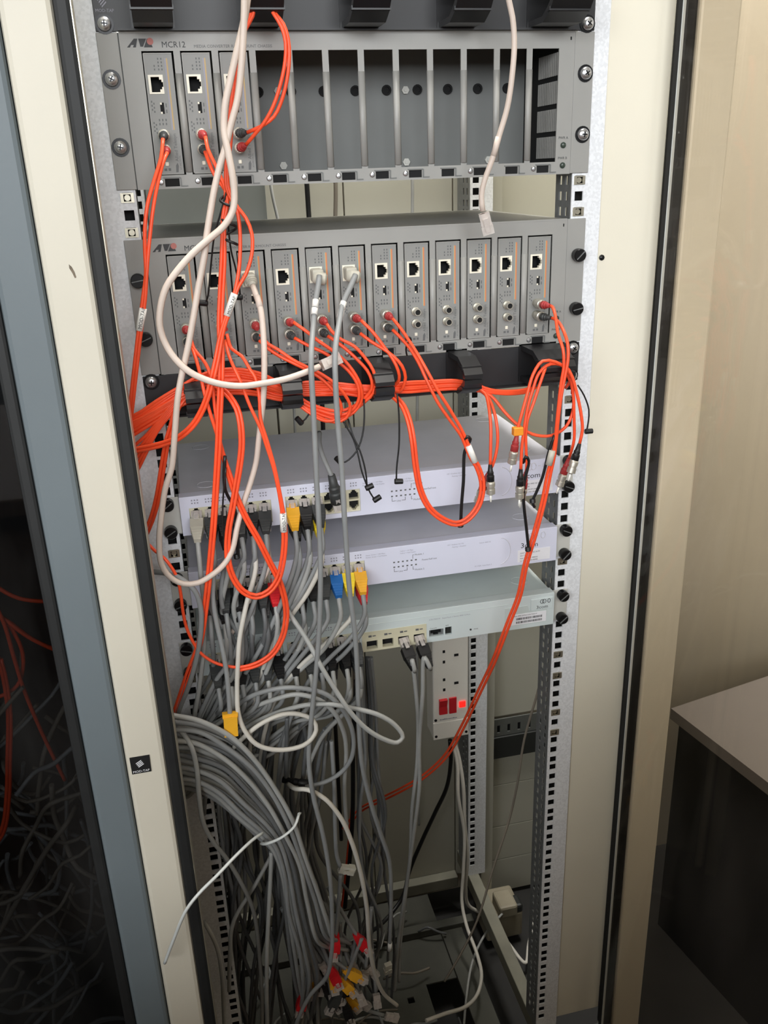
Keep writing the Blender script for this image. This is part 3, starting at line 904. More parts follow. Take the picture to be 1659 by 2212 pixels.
pl = obj('logo_plate', MB().box(430, 459, -10.2, -9, Z3 - 20, Z3 - 4.5, 0.4), 'switch_ice', sw)
text('3com', 6.4, (437, -10.35, Z3 - 18.2), 'print_dark', pl, stretch=1.1)
em = MB()
for cx, w in ((444.6, 2.4), (447.4, 2.4), (453.8, 1.7)):
    em.tube([(cx + w * math.cos(k * math.pi / 8), -10.4, Z3 - 8.6 + 2.7 * math.sin(k * math.pi / 8)) for k in range(17)], 0.35, 5)
obj('emblem', em, 'print_dark', pl)
st = obj('label_sticker', MB().box(404, 451, -9.9, -9.4, Z3 - 37, Z3 - 22.5, 0.1), 'sticker', sw)
text('Switch 4900 24-Port 3CR17500-91', 2.3, (406, -10.05, Z3 - 25.4), 'print_dark', st)
for r in range(2):
    m = MB(); x = 411
    while x < 446:
        w = random.choice((0.35, 0.6, 0.9)); m.box(x, x + w, -10.05, -9.9, Z3 - 30.4 - r * 4.8, Z3 - 27.4 - r * 4.8); x += w + random.choice((0.4, 0.7))
    obj('bar_code', m, 'print_dark', st)

# ================================================================== power strip and socket box
pd = thing('power_strip', (419, 300, -1040), 'white vertical power strip with red switches on the rear rail', 'power strip')
holes = []
obj('body', MB().box(387.6, 450.4, 294, 336, -1040, -700, 3), 'pdu_white', pd)
for zc in (-878, -932, -824, -770):
    so = obj('socket', MB().box(405.2, 409.2, 293.2, 295, zc + 7.4, zc + 12.2).box(405.2, 409.2, 293.2, 295, zc - 12.4, zc - 7.4).box(425, 432.4, 293.2, 295, zc - 2.2, zc + 2.2), 'cavity', pd)
rk = obj('rocker_switch', MB().prism_x([(294, -989), (289.5, -988), (291.5, -974), (288, -960), (294, -959.4)], 397.6, 411.6), 'pdu_red', pd)
obj('fuse_holder', MB().box(415.4, 428.6, 291.6, 295, -990.4, -959.2, 0.8), 'pdu_red', pd)
obj('neon_lamp', MB().box(433.4, 444.6, 291.6, 295, -981.6, -970, 1), 'neon', pd)
obj('end_cap', MB().box(387.4, 450.6, 293.2, 296, -1040, -1006, 1), 'pdu_white', pd)
mk = MB()
for k in range(12):
    mk.box(399 + k * 2.6, 400.7 + k * 2.6, 293.0, 293.3, -1001.4, -1001.4 + random.choice((1.6, 2.2, 2.6)))
obj('printed_marks', mk, 'print_soft', pd)
for x, z in ((391.5, -1000), (392, -1033), (446, -1033)):
    obj('screw', MB().lathe([(0, 2.6), (1, 2.4)], (x, 293.4, z), (0, -1, 0), 10), 'screw_dark', pd)
so = thing('socket_box', (520, 320, -1500), 'dusty cream socket box lying at the bottom right behind the rail', 'socket box')
obj('box', MB().box(492, 566, 300, 372, -1540, -1478, 5), 'dusty_box', so)
obj('plug', MB().box(515, 552, 292, 340, -1480, -1452, 5), 'dusty_box', so)
obj('plug_top', MB().box(540, 566, 300, 330, -1482, -1462, 5), 'gland_dark', so)
# ================================================================== cables
def W(p):
    return at(*p) if len(p) == 3 else p[1:]          # (u, v, depth) or ('w', x, y, z)
def cable(name, label, strands, r, material, cat='cable', group=None, seg=8, step=5.0):
    root = None
    for k, st in enumerate(strands):
        pts = spline([W(p) for p in st], step)
        m = MB().tube(pts, r, seg)
        if root is None:
            root = tag(obj(name, m, material, None, tuple(pts[0])), label, cat, group)
        else:
            obj('strand', m, material, root)
    return root
def sh(pts, du, dv, dy=0.0):
    return [(p[0] + du, p[1] + dv, p[2] + dy) if len(p) == 3 else p for p in pts]
def twin(pts, d, dy=-0.5):
    """second strand running beside the first, d pixels to its side"""
    out = []
    for i, p in enumerate(pts):
        a_, b_ = pts[max(i - 1, 0)], pts[min(i + 1, len(pts) - 1)]
        du, dv = b_[0] - a_[0], b_[1] - a_[1]
        l = math.hypot(du, dv) or 1
        out.append((p[0] - dv / l * d, p[1] + du / l * d, p[2] + dy))
    return out
def Y(pts, y):
    return [(p[0], p[1], y) for p in pts]
def ramp(pts, y0, y1):
    n = len(pts) - 1
    return [(p[0], p[1], y0 + (y1 - y0) * i / n) for i, p in enumerate(pts)]
def vsub(a_, b_): return tuple(Vector(a_) - Vector(b_))
def sleeve(par, a_, b_, r, material='sleeve_white', words=None, wsize=3.2):
    """label sleeve around a cable between two points (u, v, depth)"""
    p, q = Vector(W(a_)), Vector(W(b_))
    m = MB().tube([p, (p + q) / 2, q], r, 10)
    o = obj('label_sleeve', m, material, par)
    if words:
        d = (q - p).normalized()
        ang = math.degrees(math.atan2(d.z, d.x)) + 180
        t = text(words, wsize, tuple(q + Vector((0.2, -r - 0.35, 0)) - d * 2.0 + Vector((d.z, 0, -d.x)) * -wsize * 0.35), 'print_dark', o, rot=ang)
    return o
def boot(par, a_, b_, r0, r1, material, name='boot'):
    """tapered strain relief from a (plug end) to b (cable end), with ribs"""
    p, q = Vector(a_), Vector(b_)
    l = (q - p).length
    return obj(name, MB().lathe([(0, r0), (l * 0.35, r0), (l * 0.4, r0 * 0.82), (l * 0.55, r0 * 0.86), (l * 0.6, r0 * 0.7), (l, r1)], p, q - p, 12), material, par)
def rj45(par, p, d, up=(0, -1, 0), body='plug_clear', hood=None):
    """modular plug: clear body with latch, hood behind it; p = nose, d = direction towards the cable"""
    d = Vector(d).normalized(); p = Vector(p)
    un = Vector(up).normalized()
    o = obj('plug', MB().obox(p, d, up, 8.5, 11.7, 8.0).obox(p + d * 8.5, d, up, 12.5, 10.6, 6.6), body, par)
    obj('latch', MB().obox(p + d * 1.5 + un * 4.4, d + un * 0.22, up, 15, 4.6, 1.2), body, o)
    obj('core', MB().obox(p + d * 9.0, d, up, 12, 6.0, 4.4), 'cable_beige', o)
    pins = MB()
    s = d.cross(Vector(up)).normalized(); u = s.cross(d)
    for k in range(8):
        pins.obox(p + s * (k - 3.5) * 1.15 - u * 3.9 + d * 0.6, d, up, 5, 0.6, 0.5)
    obj('contacts', pins, 'nickel', o)
    if hood:
        hd = obj('boot', MB().obox(p + d * 13, d, up, 13, 14.0, 10.5).obox(p + d * 26, d, up, 16, 13.0, 10.0, 0.55).obox(p + d * 8, d, up, 6, 6.5, 13), hood, par)
        rb = MB()
        for k in range(4):
            f = 12.0 - k * 1.3
            rb.obox(p + d * (28 + k * 3.4), d, up, 1.6, f, f * 0.8)
        obj('ribs', rb, hood, hd)
    return o
def st_end(par, z0, slot, i, px, colour):
    """bayonet fibre connector on card `slot` plus its boot; returns the point where the fibre leaves"""
    x, z = SLOTX[slot] + 11.4, z0 - 15.4 - (71.0, 83.7)[i]
    b0 = (x, -8, z)
    obj('connector', MB().lathe([(0, 5.0), (2, 5.2), (11, 5.2), (11.5, 4.4), (13.5, 4.2)], b0, (0, -1, 0), 16), 'nickel', par)
    e = W(px)
    p = (x, -20, z)
    boot(par, p, tuple(Vector(p) * 0.1 + Vector(e) * 0.9), 4.3, 2.0, colour)
    return e
def loose_st(par, p, d, colour):
    """loose bayonet connector: boot, barrel, white ferrule; p = cable end of the boot, d = pointing direction"""
    d = Vector(d).normalized(); p = Vector(p)
    boot(par, tuple(p + d * 20), tuple(p), 4.3, 2.0, colour)
    b = obj('connector', MB().lathe([(0, 4.2), (2, 5.0), (6, 5.0), (6, 4.4), (9, 4.3), (9, 5.0), (14.5, 5.0), (14.5, 2.2), (16, 2.2)], p + d * 19, d, 14), 'nickel', par)
    obj('ferrule', MB().lathe([(0, 1.3), (9, 1.25)], p + d * 34, d, 8), 'ferrule', b)
RO = 1.75      # fibre radius
FG = 'orange fibre patch cords'
# ---- upper chassis
A = [(352, 300, -34), (348, 340, -44), (333, 390, -52), (319, 440, -58), (313, 490, -60), (313, 540, -60), (315, 590, -60), (309, 640, -60), (301, 700, -60), (296, 740, -60), (287, 820, -60), (279, 890, -58), (268, 960, -50)]
B = [(361, 330, -34), (352, 352, -42), (340, 400, -50), (331, 450, -56), (325, 500, -58), (320, 550, -60), (317, 592, -61), (314, 642, -61), (307, 700, -61), (302, 740, -61), (293, 820, -61), (285, 890, -58), (274, 960, -50)]
c = cable('fibre_cord', 'orange twin fibre with a white printed sleeve, hanging from the upper left card', [A, B], RO, 'orange', 'fibre cord', FG)
st_end(c, 0, 0, 0, A[0], 'boot_charcoal'); st_end(c, 0, 0, 1, B[0], 'boot_red')
sleeve(c, (309.5, 666, -60.5), (300.5, 714, -60.5), 3.5, words='MOD-TAP', wsize=4.6)
A = [(444, 296, -34), (449, 322, -42), (463, 352, -48), (478, 385, -52), (487, 410, -56), (486, 440, -58), (481, 470, -60), (480, 510, -62), (478, 560, -64), (474, 640, -66), (472, 700, -68), (474, 760, -70), (473, 830, -74), (470, 900, -76), (468, 960, -76), (464, 1031, -74), (457, 1140, -72), (447, 1250, -70), (440, 1310, -68), (428, 1385, -62), (402, 1457, -54), (374, 1540, -44), (355, 1590, -36)]
B = [(443, 328, -34), (452, 352, -44), (465, 381, -48), (481, 402, -52), (490, 420, -58), (491, 445, -60), (485, 475, -61), (485, 512, -63)] + twin(A[8:], -7.6)
c = cable('fibre_cord', 'long orange twin fibre running from the second upper card down past the tangle', [A, B], RO, 'orange', 'fibre cord', FG)
st_end(c, 0, 1, 0, A[0], 'boot_red'); st_end(c, 0, 1, 1, B[0], 'boot_charcoal')
A = [(545, 8, -48), (541, 34, -50), (523, 66, -52), (514, 100, -54), (509, 150, -55), (503, 200, -56), (497, 250, -57), (494, 310, -58), (488, 370, -60), (489, 405, -61), (500, 432, -62), (510, 447, -64), (517, 483, -66), (519, 537, -68), (516, 584, -70), (506, 634, -72), (489, 681, -72), (481, 705, -72), (473, 734, -72), (465, 775, -74), (455, 818, -76), (446, 852, -76), (434, 883, -74), (415, 915, -70), (383, 943, -66), (352, 955, -60), (321, 963, -54), (285, 970, -46), (262, 974, -40)]
B = [(550, 8, -50), (546, 34, -51), (529, 66, -53), (518, 100, -55), (514, 150, -56), (508, 200, -57), (502, 250, -58), (498, 310, -59), (492, 370, -61), (493, 405, -62), (504, 432, -63), (514, 449, -65), (531, 471, -68), (544, 505, -69), (544, 549, -70), (531, 593, -71), (516, 618, -72), (509, 636, -73), (493, 683, -73), (485, 707, -73), (479, 737, -73)] + twin(A[19:], -7.2)
c = cable('fibre_cord', 'orange twin fibre from the top ring, looping right with a white sleeve then left', [A, B], RO, 'orange', 'fibre cord', FG)
sleeve(c, (507, 634, -72.5), (490.5, 682, -72.5), 3.5, words='MOD-TAP', wsize=4.0)
A = [(585, 15, -46), (595, 30, -50), (612, 52, -52), (622, 82, -53), (625, 120, -54), (622, 160, -53), (611, 210, -50), (592, 252, -46), (562, 274, -42), (534, 286, -36)]
B = [(582, 15, -48), (593, 32, -52), (608, 58, -54), (617, 92, -55), (616, 132, -54), (606, 182, -52), (590, 230, -49), (570, 266, -45), (547, 294, -40), (532, 312, -36)]
c = cable('fibre_cord', 'orange twin fibre arching from the top ring into the third upper card', [A, B], RO, 'orange', 'fibre cord', FG)
st_end(c, 0, 2, 0, A[-1], 'boot_charcoal'); st_end(c, 0, 2, 1, B[-1], 'boot_red')
# ---- lower chassis, left cards
A = [(410, 735, -36), (414, 747, -42), (425, 781, -58), (434, 816, -66), (443, 855, -70), (455, 896, -72), (468, 937, -72), (481, 987, -70), (493, 1031, -70), (509, 1078, -70), (531, 1125, -70), (556, 1169, -70), (581, 1219, -70), (600, 1256, -68), (612, 1297, -66), (615, 1331, -66), (607, 1374, -66), (586, 1410, -66), (553, 1432, -66), (517, 1441, -66), (481, 1437, -66), (452, 1425, -64), (430, 1407, -62), (416, 1385, -62), (403, 1356, -62), (395, 1320, -64), (390, 1280, -66), (381, 1244, -68), (356, 1207, -66), (336, 1191, -60), (310, 1165, -50)]
B = [(408, 712, -34), (419, 753, -46), (437, 775, -56), (450, 797, -62), (458, 831, -66), (464, 880, -68), (472, 938, -70), (485, 987, -69)]
c = cable('fibre_cord', 'orange fibre from the first lower card ending in the wide bottom loop over grey cables', [A, B + twin(A[8:20], -7)], RO, 'orange', 'fibre cord', FG)
st_end(c, -177.8, 0, 0, (404, 715, -34), 'boot_red'); st_end(c, -177.8, 0, 1, (408, 735, -34), 'boot_charcoal')
lp = [(611, 1150, -74), (611, 1172, -74), (607, 1212, -74), (597, 1250, -74), (578, 1275, -74), (553, 1285, -74), (528, 1275, -74), (509, 1250, -74), (498, 1219, -74), (495, 1181, -74), (498, 1140, -74), (506, 1097, -74), (513, 1056, -74), (521, 1009, -74), (526, 959, -74), (523, 912, -72), (515, 880, -68), (499, 855, -62), (481, 838, -54), (455, 826, -46), (420, 836, -44), (380, 862, -44), (335, 890, -40)]
A = [(488, 735, -38), (491, 756, -46), (499, 780, -58), (518, 821, -66), (540, 877, -70), (562, 924, -72), (575, 962, -72), (590, 1009, -73), (600, 1053, -74), (606, 1087, -74), (609, 1110, -74)] + lp
B = [(490, 722, -38), (500, 753, -46), (522, 769, -54), (541, 800, -62), (551, 815, -64), (560, 858, -68), (563, 905, -70), (578, 955, -72), (594, 1012, -73), (604, 1060, -74), (613, 1108, -74)] + twin(lp, -7.4)
c = cable('fibre_cord', 'orange twin fibre loop with a white printed sleeve in front of the middle switches', [A, B], RO, 'orange', 'fibre cord', FG)
st_end(c, -177.8, 1, 0, (490, 712, -34), 'boot_red'); st_end(c, -177.8, 1, 1, (490, 730, -34), 'boot_charcoal')
sleeve(c, (611, 1108, -74.2), (613, 1148, -74.2), 3.7, words='MOD-TAP', wsize=4.6)
def bundle_tail(u, v, k):
    """run from a drop point into the ring bundle and away to the left"""
    return [(u, v, -44)] + [(760 - k, 872 + k * 0.4, -44), (690, 862 + k * 0.5, -42), (633, 850 + k * 0.4, -36)]
A = [(562, 722, -36), (578, 742, -40), (600, 755, -44), (632, 777, -48), (663, 793, -50), (690, 806, -52), (720, 826, -54), (745, 853, -54), (757, 880, -52), (748, 903, -50), (725, 912, -48), (700, 906, -46), (670, 890, -42), (650, 872, -38), (633, 862, -36), (600, 858, -36), (540, 845, -38), (470, 846, -42), (400, 866, -46), (340, 900, -44), (280, 935, -36)]
B = [(560, 735, -36), (578, 752, -40), (605, 770, -44), (635, 785, -48), (665, 800, -50), (690, 815, -52), (715, 838, -54), (730, 860, -54), (738, 882, -52), (728, 905, -50), (705, 910, -48), (680, 900, -46), (655, 882, -40), (633, 868, -36), (600, 863, -36), (540, 851, -38), (470, 852, -42), (400, 872, -46), (340, 908, -44), (280, 945, -36)]
c = cable('fibre_cord', 'orange twin fibre from the third lower card curling under the cable bar', [A, B], RO, 'orange', 'fibre cord', FG)
st_end(c, -177.8, 2, 0, (556, 712, -34), 'boot_red'); st_end(c, -177.8, 2, 1, (562, 732, -34), 'boot_charcoal')
def ringrun(k):
    return [(838, 836 + k, -38), (790, 842 + k, -40), (740, 840 + k, -38), (690, 842 + k, -36), (633, 842 + k * 0.7, -36), (560, 828 + k, -38), (500, 822 + k, -40), (440, 832 + k, -44), (380, 860 + k, -46), (320, 895 + k, -42), (270, 920 + k, -34)]
A = [(634, 696, -36), (662, 716, -42), (690, 738, -46), (715, 755, -48), (745, 780, -50), (768, 810, -52), (781, 840, -52), (780, 868, -48), (765, 890, -46), (735, 905, -44), (700, 898, -42), (660, 880, -40), (633, 860, -36), (580, 838, -38), (520, 828, -40), (450, 838, -44), (380, 868, -46), (300, 925, -38), (265, 940, -34)]
B = [(636, 730, -36), (665, 746, -42), (700, 762, -46), (730, 782, -48), (752, 800, -50), (772, 830, -52), (776, 858, -52), (762, 885, -48), (735, 897, -46), (700, 890, -42), (660, 874, -40), (633, 856, -36), (580, 833, -38), (520, 823, -40), (450, 832, -44), (380, 862, -46), (300, 918, -38), (265, 934, -34)]
c = cable('fibre_cord', 'orange twin fibre from the fourth lower card bending down into the ring bundle', [A, B], RO, 'orange', 'fibre cord', FG)
st_end(c, -177.8, 3, 0, A[0], 'boot_red'); st_end(c, -177.8, 3, 1, B[0], 'boot_charcoal')
A = [(706, 700, -36), (716, 715, -40), (735, 732, -44), (765, 748, -48), (790, 775, -50), (806, 800, -52), (812, 826, -52), (806, 850, -50), (790, 866, -46), (765, 886, -44), (730, 900, -42), (690, 892, -40), (655, 872, -38)] + ringrun(8)[4:]
B = [(708, 726, -36), (722, 735, -40), (745, 752, -44), (770, 775, -48), (793, 800, -50), (803, 822, -51), (803, 840, -50), (790, 858, -46), (770, 874, -44), (735, 888, -42), (690, 880, -40), (655, 864, -38)] + ringrun(4)[4:]
c = cable('fibre_cord', 'orange twin fibre from the fifth lower card bending down behind the grey cables', [A, B], RO, 'orange', 'fibre cord', FG)
st_end(c, -177.8, 4, 0, A[0], 'boot_red'); st_end(c, -177.8, 4, 1, B[0], 'boot_charcoal')
A = [(780, 692, -36), (805, 717, -42), (830, 750, -46), (848, 775, -50), (860, 800, -52), (862, 820, -48), (852, 832, -42)] + ringrun(0)
B = [(778, 720, -36), (802, 738, -42), (828, 754, -46), (850, 770, -50), (868, 790, -52), (876, 815, -50), (870, 838, -46), (862, 846, -42)] + ringrun(2)
c = cable('fibre_cord', 'orange twin fibre from the sixth lower card dropping to the second ring', [A, B], RO, 'orange', 'fibre cord', FG)
st_end(c, -177.8, 5, 0, A[0], 'boot_red'); st_end(c, -177.8, 5, 1, B[0], 'boot_charcoal')
lp = [(1011, 958, -74), (1022, 985, -74), (1034, 1005, -74), (1045, 1040, -74), (1043, 1075, -74), (1030, 1105, -74), (1007, 1128, -74), (985, 1135, -74), (955, 1125, -74), (925, 1100, -74), (905, 1060, -74), (895, 1010, -74), (888, 950, -72), (880, 910, -66), (868, 880, -58), (852, 862, -46), (838, 855, -40), (800, 858, -40), (740, 850, -38), (690, 850, -36), (633, 850, -36), (560, 838, -38), (480, 834, -42), (400, 860, -46), (320, 905, -42), (275, 930, -34)]
A = [(848, 688, -36), (866, 710, -42), (883, 735, -50), (902, 765, -60), (922, 800, -68), (945, 842, -72), (975, 890, -74), (998, 930, -74)] + lp
B = [(848, 712, -36), (866, 730, -42), (885, 752, -50), (905, 785, -60), (922, 822, -68), (945, 868, -72), (970, 905, -74), (995, 940, -74)] + twin(lp, 7.2, 0.6)
c = cable('fibre_cord', 'orange twin fibre loop held by a black tie hanging over the top switch', [A, B], RO, 'orange', 'fibre cord', FG)
st_end(c, -177.8, 6, 0, A[0], 'boot_red'); st_end(c, -177.8, 6, 1, B[0], 'boot_charcoal')
sleeve(c, (1011, 962, -74), (1026, 998, -74), 3.5)
A = [(1190, 661, -36), (1194, 664, -40), (1199, 679, -48), (1206, 724, -62), (1216, 754, -70), (1218, 791, -72), (1212, 828, -72), (1204, 899, -72), (1199, 949, -70), (1193, 989, -68), (1184, 1016, -66), (1170, 1084, -62), (1152, 1151, -60), (1132, 1219, -56), (1118, 1286, -50), (1097, 1340, -44), (1074, 1400, -34), (1062, 1430, -20), (1031, 1495, 20), (996, 1569, 70), (959, 1632, 115), (912, 1675, 155), (872, 1699, 180), (818, 1726, 215), (778, 1746, 245), (740, 1790, 280)]
B = [(1192, 687, -36), (1203, 692, -42), (1218, 716, -60), (1226, 742, -68), (1227, 776, -71), (1221, 810, -72), (1213, 852, -72.5), (1206, 905, -72.5), (1202, 949, -70.5), (1197, 989, -68.5)] + twin(A[10:], -7.0)
c = cable('fibre_cord', 'long orange twin fibre from the far right card crossing the power strip', [A, B], RO, 'orange', 'fibre cord', FG)
st_end(c, -177.8, 11, 0, A[0], 'boot_red'); st_end(c, -177.8, 11, 1, B[0], 'boot_charcoal')
sleeve(c, (1193, 972, -69), (1185, 1004, -68), 3.9, 'boot_grey')
# ---- bundle strands that only show in the ring bar
for k in range(7):
    A = [(270, 905 + k * 6, -30), (300, 892 + k * 6, -36), (340, 865 + k * 6, -42), (390, 835 + k * 4.5, -44 + k), (440, 808 + k * 4, -40 + k), (500, 797 + k * 5, -34), (560, 806 + k * 5.5, -32), (600, 824 + k * 5, -32), (633, 832 + k * 3.4, -34), (660, 826 + k * 4.5, -36), (720, 828 + k * 4, -36), (790, 834 + k * 2.4, -38), (838, 832 + k * 2.4, -38)]
    if k % 3 != 2:
        A += [(880, 826 + k * 3.5, -36), (930, 824 + k * 3.2, -34), (985, 822 + k * 3, -34), (1025, 830 + k * 2.2, -36)]
    if k % 3 == 0:
        A += [(1060, 842 + k, -38), (1100, 845 + k, -36), (1140, 840 + k, -32), (1170, 822 + k, -24), (1190, 806 + k, -20)]
    cable('fibre_cord', 'orange fibre in the bundle on the cable bar, ' + ORDS[k] + ' from its upper edge', [A], RO, 'orange', 'fibre cord', 'bundled orange fibres on the cable bar')
for k in range(5):
    v = 866 + k * 5
    A = [(440, 818 + k * 5, -40), (400, 842 + k * 5, -44), (370, v + 8, -46), (340, v + 46, -44), (318, v + 72 + k * 4, -40), (296, v + 92 + k * 10, -34), (270, v + 120 + k * 12, -24)]
    cable('fibre_cord', 'orange fibre fanning down left to the cabinet edge, ' + ORDS[k] + ' from the top', [[(520, 812 + k * 5, -36)] + A], RO, 'orange', 'fibre cord', 'orange fibres fanning left')
A = [(520, 836, -36), (440, 838, -42), (395, 858, -46), (377, 886, -48), (367, 921, -48), (357, 955, -48), (347, 1012, -46), (338, 1068, -44), (327, 1112, -40), (312, 1150, -30)]
cable('fibre_cord', 'orange twin fibre dropping steeply from the bundle beside the left rail', [A, twin(A, -7.4)], RO, 'orange', 'fibre cord', FG)
# ---- loose fibres at the right end
def loose(label, A, d, colour):
    c = cable('fibre_cord', label, [A], RO, 'orange', 'fibre cord', 'loose orange fibres at the right end')
    loose_st(c, W(A[-1]), d, colour)
    return c
K = [(1030, 838, -36), (1048, 850, -44), (1056, 880, -56), (1060, 920, -64), (1060, 960, -68), (1059, 1003, -70)]
loose('loose orange fibre ending in a black booted connector over the switch arc', K, (0.02, -0.02, -1), 'cable_black')
K = [(1030, 840, -36), (1052, 855, -42), (1066, 885, -52), (1074, 925, -60), (1074, 965, -62), (1064, 1005, -62), (1053, 1024, -60)]
loose('loose orange fibre ending in a red booted connector half behind its black neighbour', K, (-0.35, 0.0, -1), 'boot_red')
K = [(1222, 838, -50), (1232, 820, -60), (1226, 800, -66), (1200, 782, -68), (1172, 780, -68), (1152, 808, -70), (1138, 855, -72), (1126, 898, -74), (1118, 928, -74), (1117, 938, -74)]
c = loose('loose orange fibre with an orange clip and red boot, connector pointing down left', K, (-0.12, 0.1, -1), 'boot_red')
obj('clip', MB().box(*[v for i in range(3) for v in (W((1118, 931, -74))[i] - (5.5, 4, 4.5)[i], W((1118, 931, -74))[i] + (5.5, 4, 4.5)[i])], 1), 'tie_clip', c)
K = [(1236, 850, -50), (1236, 815, -58), (1222, 793, -64), (1190, 786, -66), (1165, 805, -68), (1150, 845, -70), (1140, 880, -71), (1132, 930, -72), (1127, 970, -72), (1125, 1013, -72)]
c = loose('loose orange fibre hanging straight to a black booted connector by the sticker', K, (-0.02, 0, -1), 'cable_black')
K = [(1024, 840, -36), (1060, 855, -40), (1090, 890, -48), (1118, 918, -56), (1150, 938, -60), (1190, 941, -62), (1222, 922, -60), (1238, 885, -58), (1236, 840, -58), (1224, 805, -62), (1215, 790, -64), (1232, 806, -66), (1246, 850, -68), (1256, 900, -70), (1258, 930, -70), (1252, 958, -70)]
loose('loose orange fibre with a black boot dangling right of the brackets', K, (-0.3, -0.05, -1), 'cable_black')
K = [(1190, 800, -30), (1212, 786, -50), (1228, 802, -60), (1238, 850, -62), (1240, 900, -62), (1240, 950, -60), (1234, 975, -56), (1229, 990, -50)]
loose('loose orange fibre with a red boot tucked behind the black boot beside the right rail', K, (-0.3, 0.05, -1), 'boot_red')
K = [(1178, 795, -62), (1166, 830, -66), (1152, 872, -68), (1140, 905, -70), (1136, 935, -70), (1137, 985, -68), (1138, 1003, -66), (1136, 1020, -64)]
loose('loose orange fibre with a white band, its red boot hanging before the switch lettering', K, (-0.1, 0.1, -1), 'boot_red')

# ---- thick beige and white patch cables
BG = 'thick beige patch cables'
A = [(520, -330, -70), (526, -150, -74), (528, 0, -74), (526, 66, -74), (521, 149, -74), (513, 215, -75), (500, 265, -76), (488, 315, -76), (475, 358, -76), (462, 414, -78), (456, 449, -80), (447, 505, -82), (441, 555, -84), (428, 624, -86), (419, 678, -88), (406, 750, -90), (394, 803, -90), (384, 860, -90), (377, 943, -88), (371, 1009, -84), (357, 1056, -80), (349, 1109, -78), (344, 1172, -76), (349, 1219, -76), (368, 1247, -76), (396, 1261, -76), (427, 1259, -76), (455, 1244, -76), (484, 1219, -76), (502, 1187, -74), (512, 1140, -70), (524, 1093, -64), (540, 1046, -62), (553, 999, -62), (559, 949, -64), (563, 915, -66), (569, 858, -68), (571, 787, -66), (569, 725, -60), (563, 668, -50), (553, 637, -40), (546, 618, -30)]
c = cable('network_cable', 'thick beige cable from the top making one long loop up to the third lower card', [A], 3.0, 'cable_beige', 'network cable', BG)
x, z = SLOTX[2] + 9.5, -193.2 - 27
obj('plug', MB().box(x - 5.6, x + 5.6, -26, -2, z - 6, z + 6, 1.5), 'boot_grey', c)
boot(c, (x + 1, -24, z), W((546, 618, -30)), 6.0, 3.3, 'boot_grey')
sleeve(c, (555, 640, -42), (562, 664, -49), 3.2, 'cable_beige')
A = [(560, -330, -66), (542, -150, -70), (534, 0, -70), (524, 60, -70), (512, 110, -71), (497, 175, -72), (486, 230, -73), (484, 282, -76), (492, 325, -80), (501, 371, -82), (506, 414, -82), (503, 455, -84), (483, 489, -86), (453, 515, -88), (415, 549, -90), (384, 584, -90), (359, 621, -90), (347, 662, -90), (345, 703, -90), (356, 740, -91), (378, 775, -94), (409, 803, -96), (441, 819, -96), (478, 830, -96), (522, 834, -94), (569, 828, -90), (616, 819, -86), (663, 803, -78), (690, 792, -72)]
c = cable('network_cable', 'thick beige cable sweeping in a big curve to a clear plug under the cards', [A], 3.1, 'cable_beige', 'network cable', BG)
p, q = Vector(W(A[-1])), Vector(W((722, 778, -66)))
rj45(c, tuple(p + (q - p).normalized() * 24), p - q, (0, -1, 0.3))
A = [(1060, -330, -56), (1080, -150, -60), (1099, 0, -60), (1107, 37, -60), (1111, 93, -60), (1107, 157, -60), (1096, 232, -58), (1079, 291, -56), (1062, 348, -54), (1047, 389, -52), (1040, 422, -50), (1043, 456, -50)]
c = cable('network_cable', 'beige cable hanging at the top right with a clear plug at its end', [A], 2.8, 'cable_beige', 'network cable', BG)
p, q = Vector(W((1043, 452, -50))), Vector(W((1056, 505, -48)))
rj45(c, tuple(q), p - q, (-0.3, -1, 0))
sleeve(c, (1077, 296, -56), (1066, 337, -54.5), 2.95, 'cable_beige')

# ---- two long grey cables from the lower chassis
GG = 'long grey patch cables'
def card_plug(c, slot, e):
    x, z = SLOTX[slot] + 9.6, -193.2 - 27
    obj('plug', MB().box(x - 5.8, x + 5.8, -22, -2, z - 6.4, z + 6.4, 2), 'boot_grey', c)
    obj('elbow', MB().lathe([(0, 5.2), (4, 6.4), (12, 6.2), (14, 4.0)], (x - 5, -19, z - 1), (1, -0.15, -0.2), 14), 'boot_grey', c)
A = [(690, 596, -26), (687, 620, -34), (681, 655, -44), (677, 700, -56), (672, 780, -84), (676, 870, -88), (680, 950, -88), (684, 1040, -88), (688, 1110, -88), (692, 1200, -86), (692, 1280, -84), (690, 1350, -82), (683, 1450, -80), (672, 1560, -76), (667, 1640, -74), (677, 1720, -70), (697, 1800, -64), (711, 1880, -56), (717, 1960, -48), (716, 2060, -40), (705, 2110, -36), (670, 2150, -30), (640, 2212, -26), (630, 2260, -20)]
c = cable('network_cable', 'long grey cable with white number bands hanging from the fifth lower card', [A], 2.9, 'cable_grey', 'network cable', GG)
card_plug(c, 4, None)
sleeve(c, (682, 648, -43), (680.5, 664, -47), 3.3, words=None); sleeve(c, (680, 666, -47.5), (678.5, 680, -51), 3.3)
A = [(768, 594, -26), (757, 620, -34), (741, 655, -44), (734, 690, -56), (724, 760, -82), (725, 830, -90), (730, 920, -90), (738, 1010, -90), (743, 1100, -90), (748, 1180, -88), (752, 1240, -86), (758, 1300, -84), (766, 1360, -82), (772, 1450, -78), (775, 1560, -74), (782, 1650, -66), (800, 1730, -50), (822, 1800, -30), (841, 1860, -15), (845, 1950, 5), (842, 2040, 25)]
c = cable('network_cable', 'long grey cable from the sixth lower card ending in a grey plug near the floor', [A], 2.9, 'cable_grey', 'network cable', GG)
card_plug(c, 5, None)
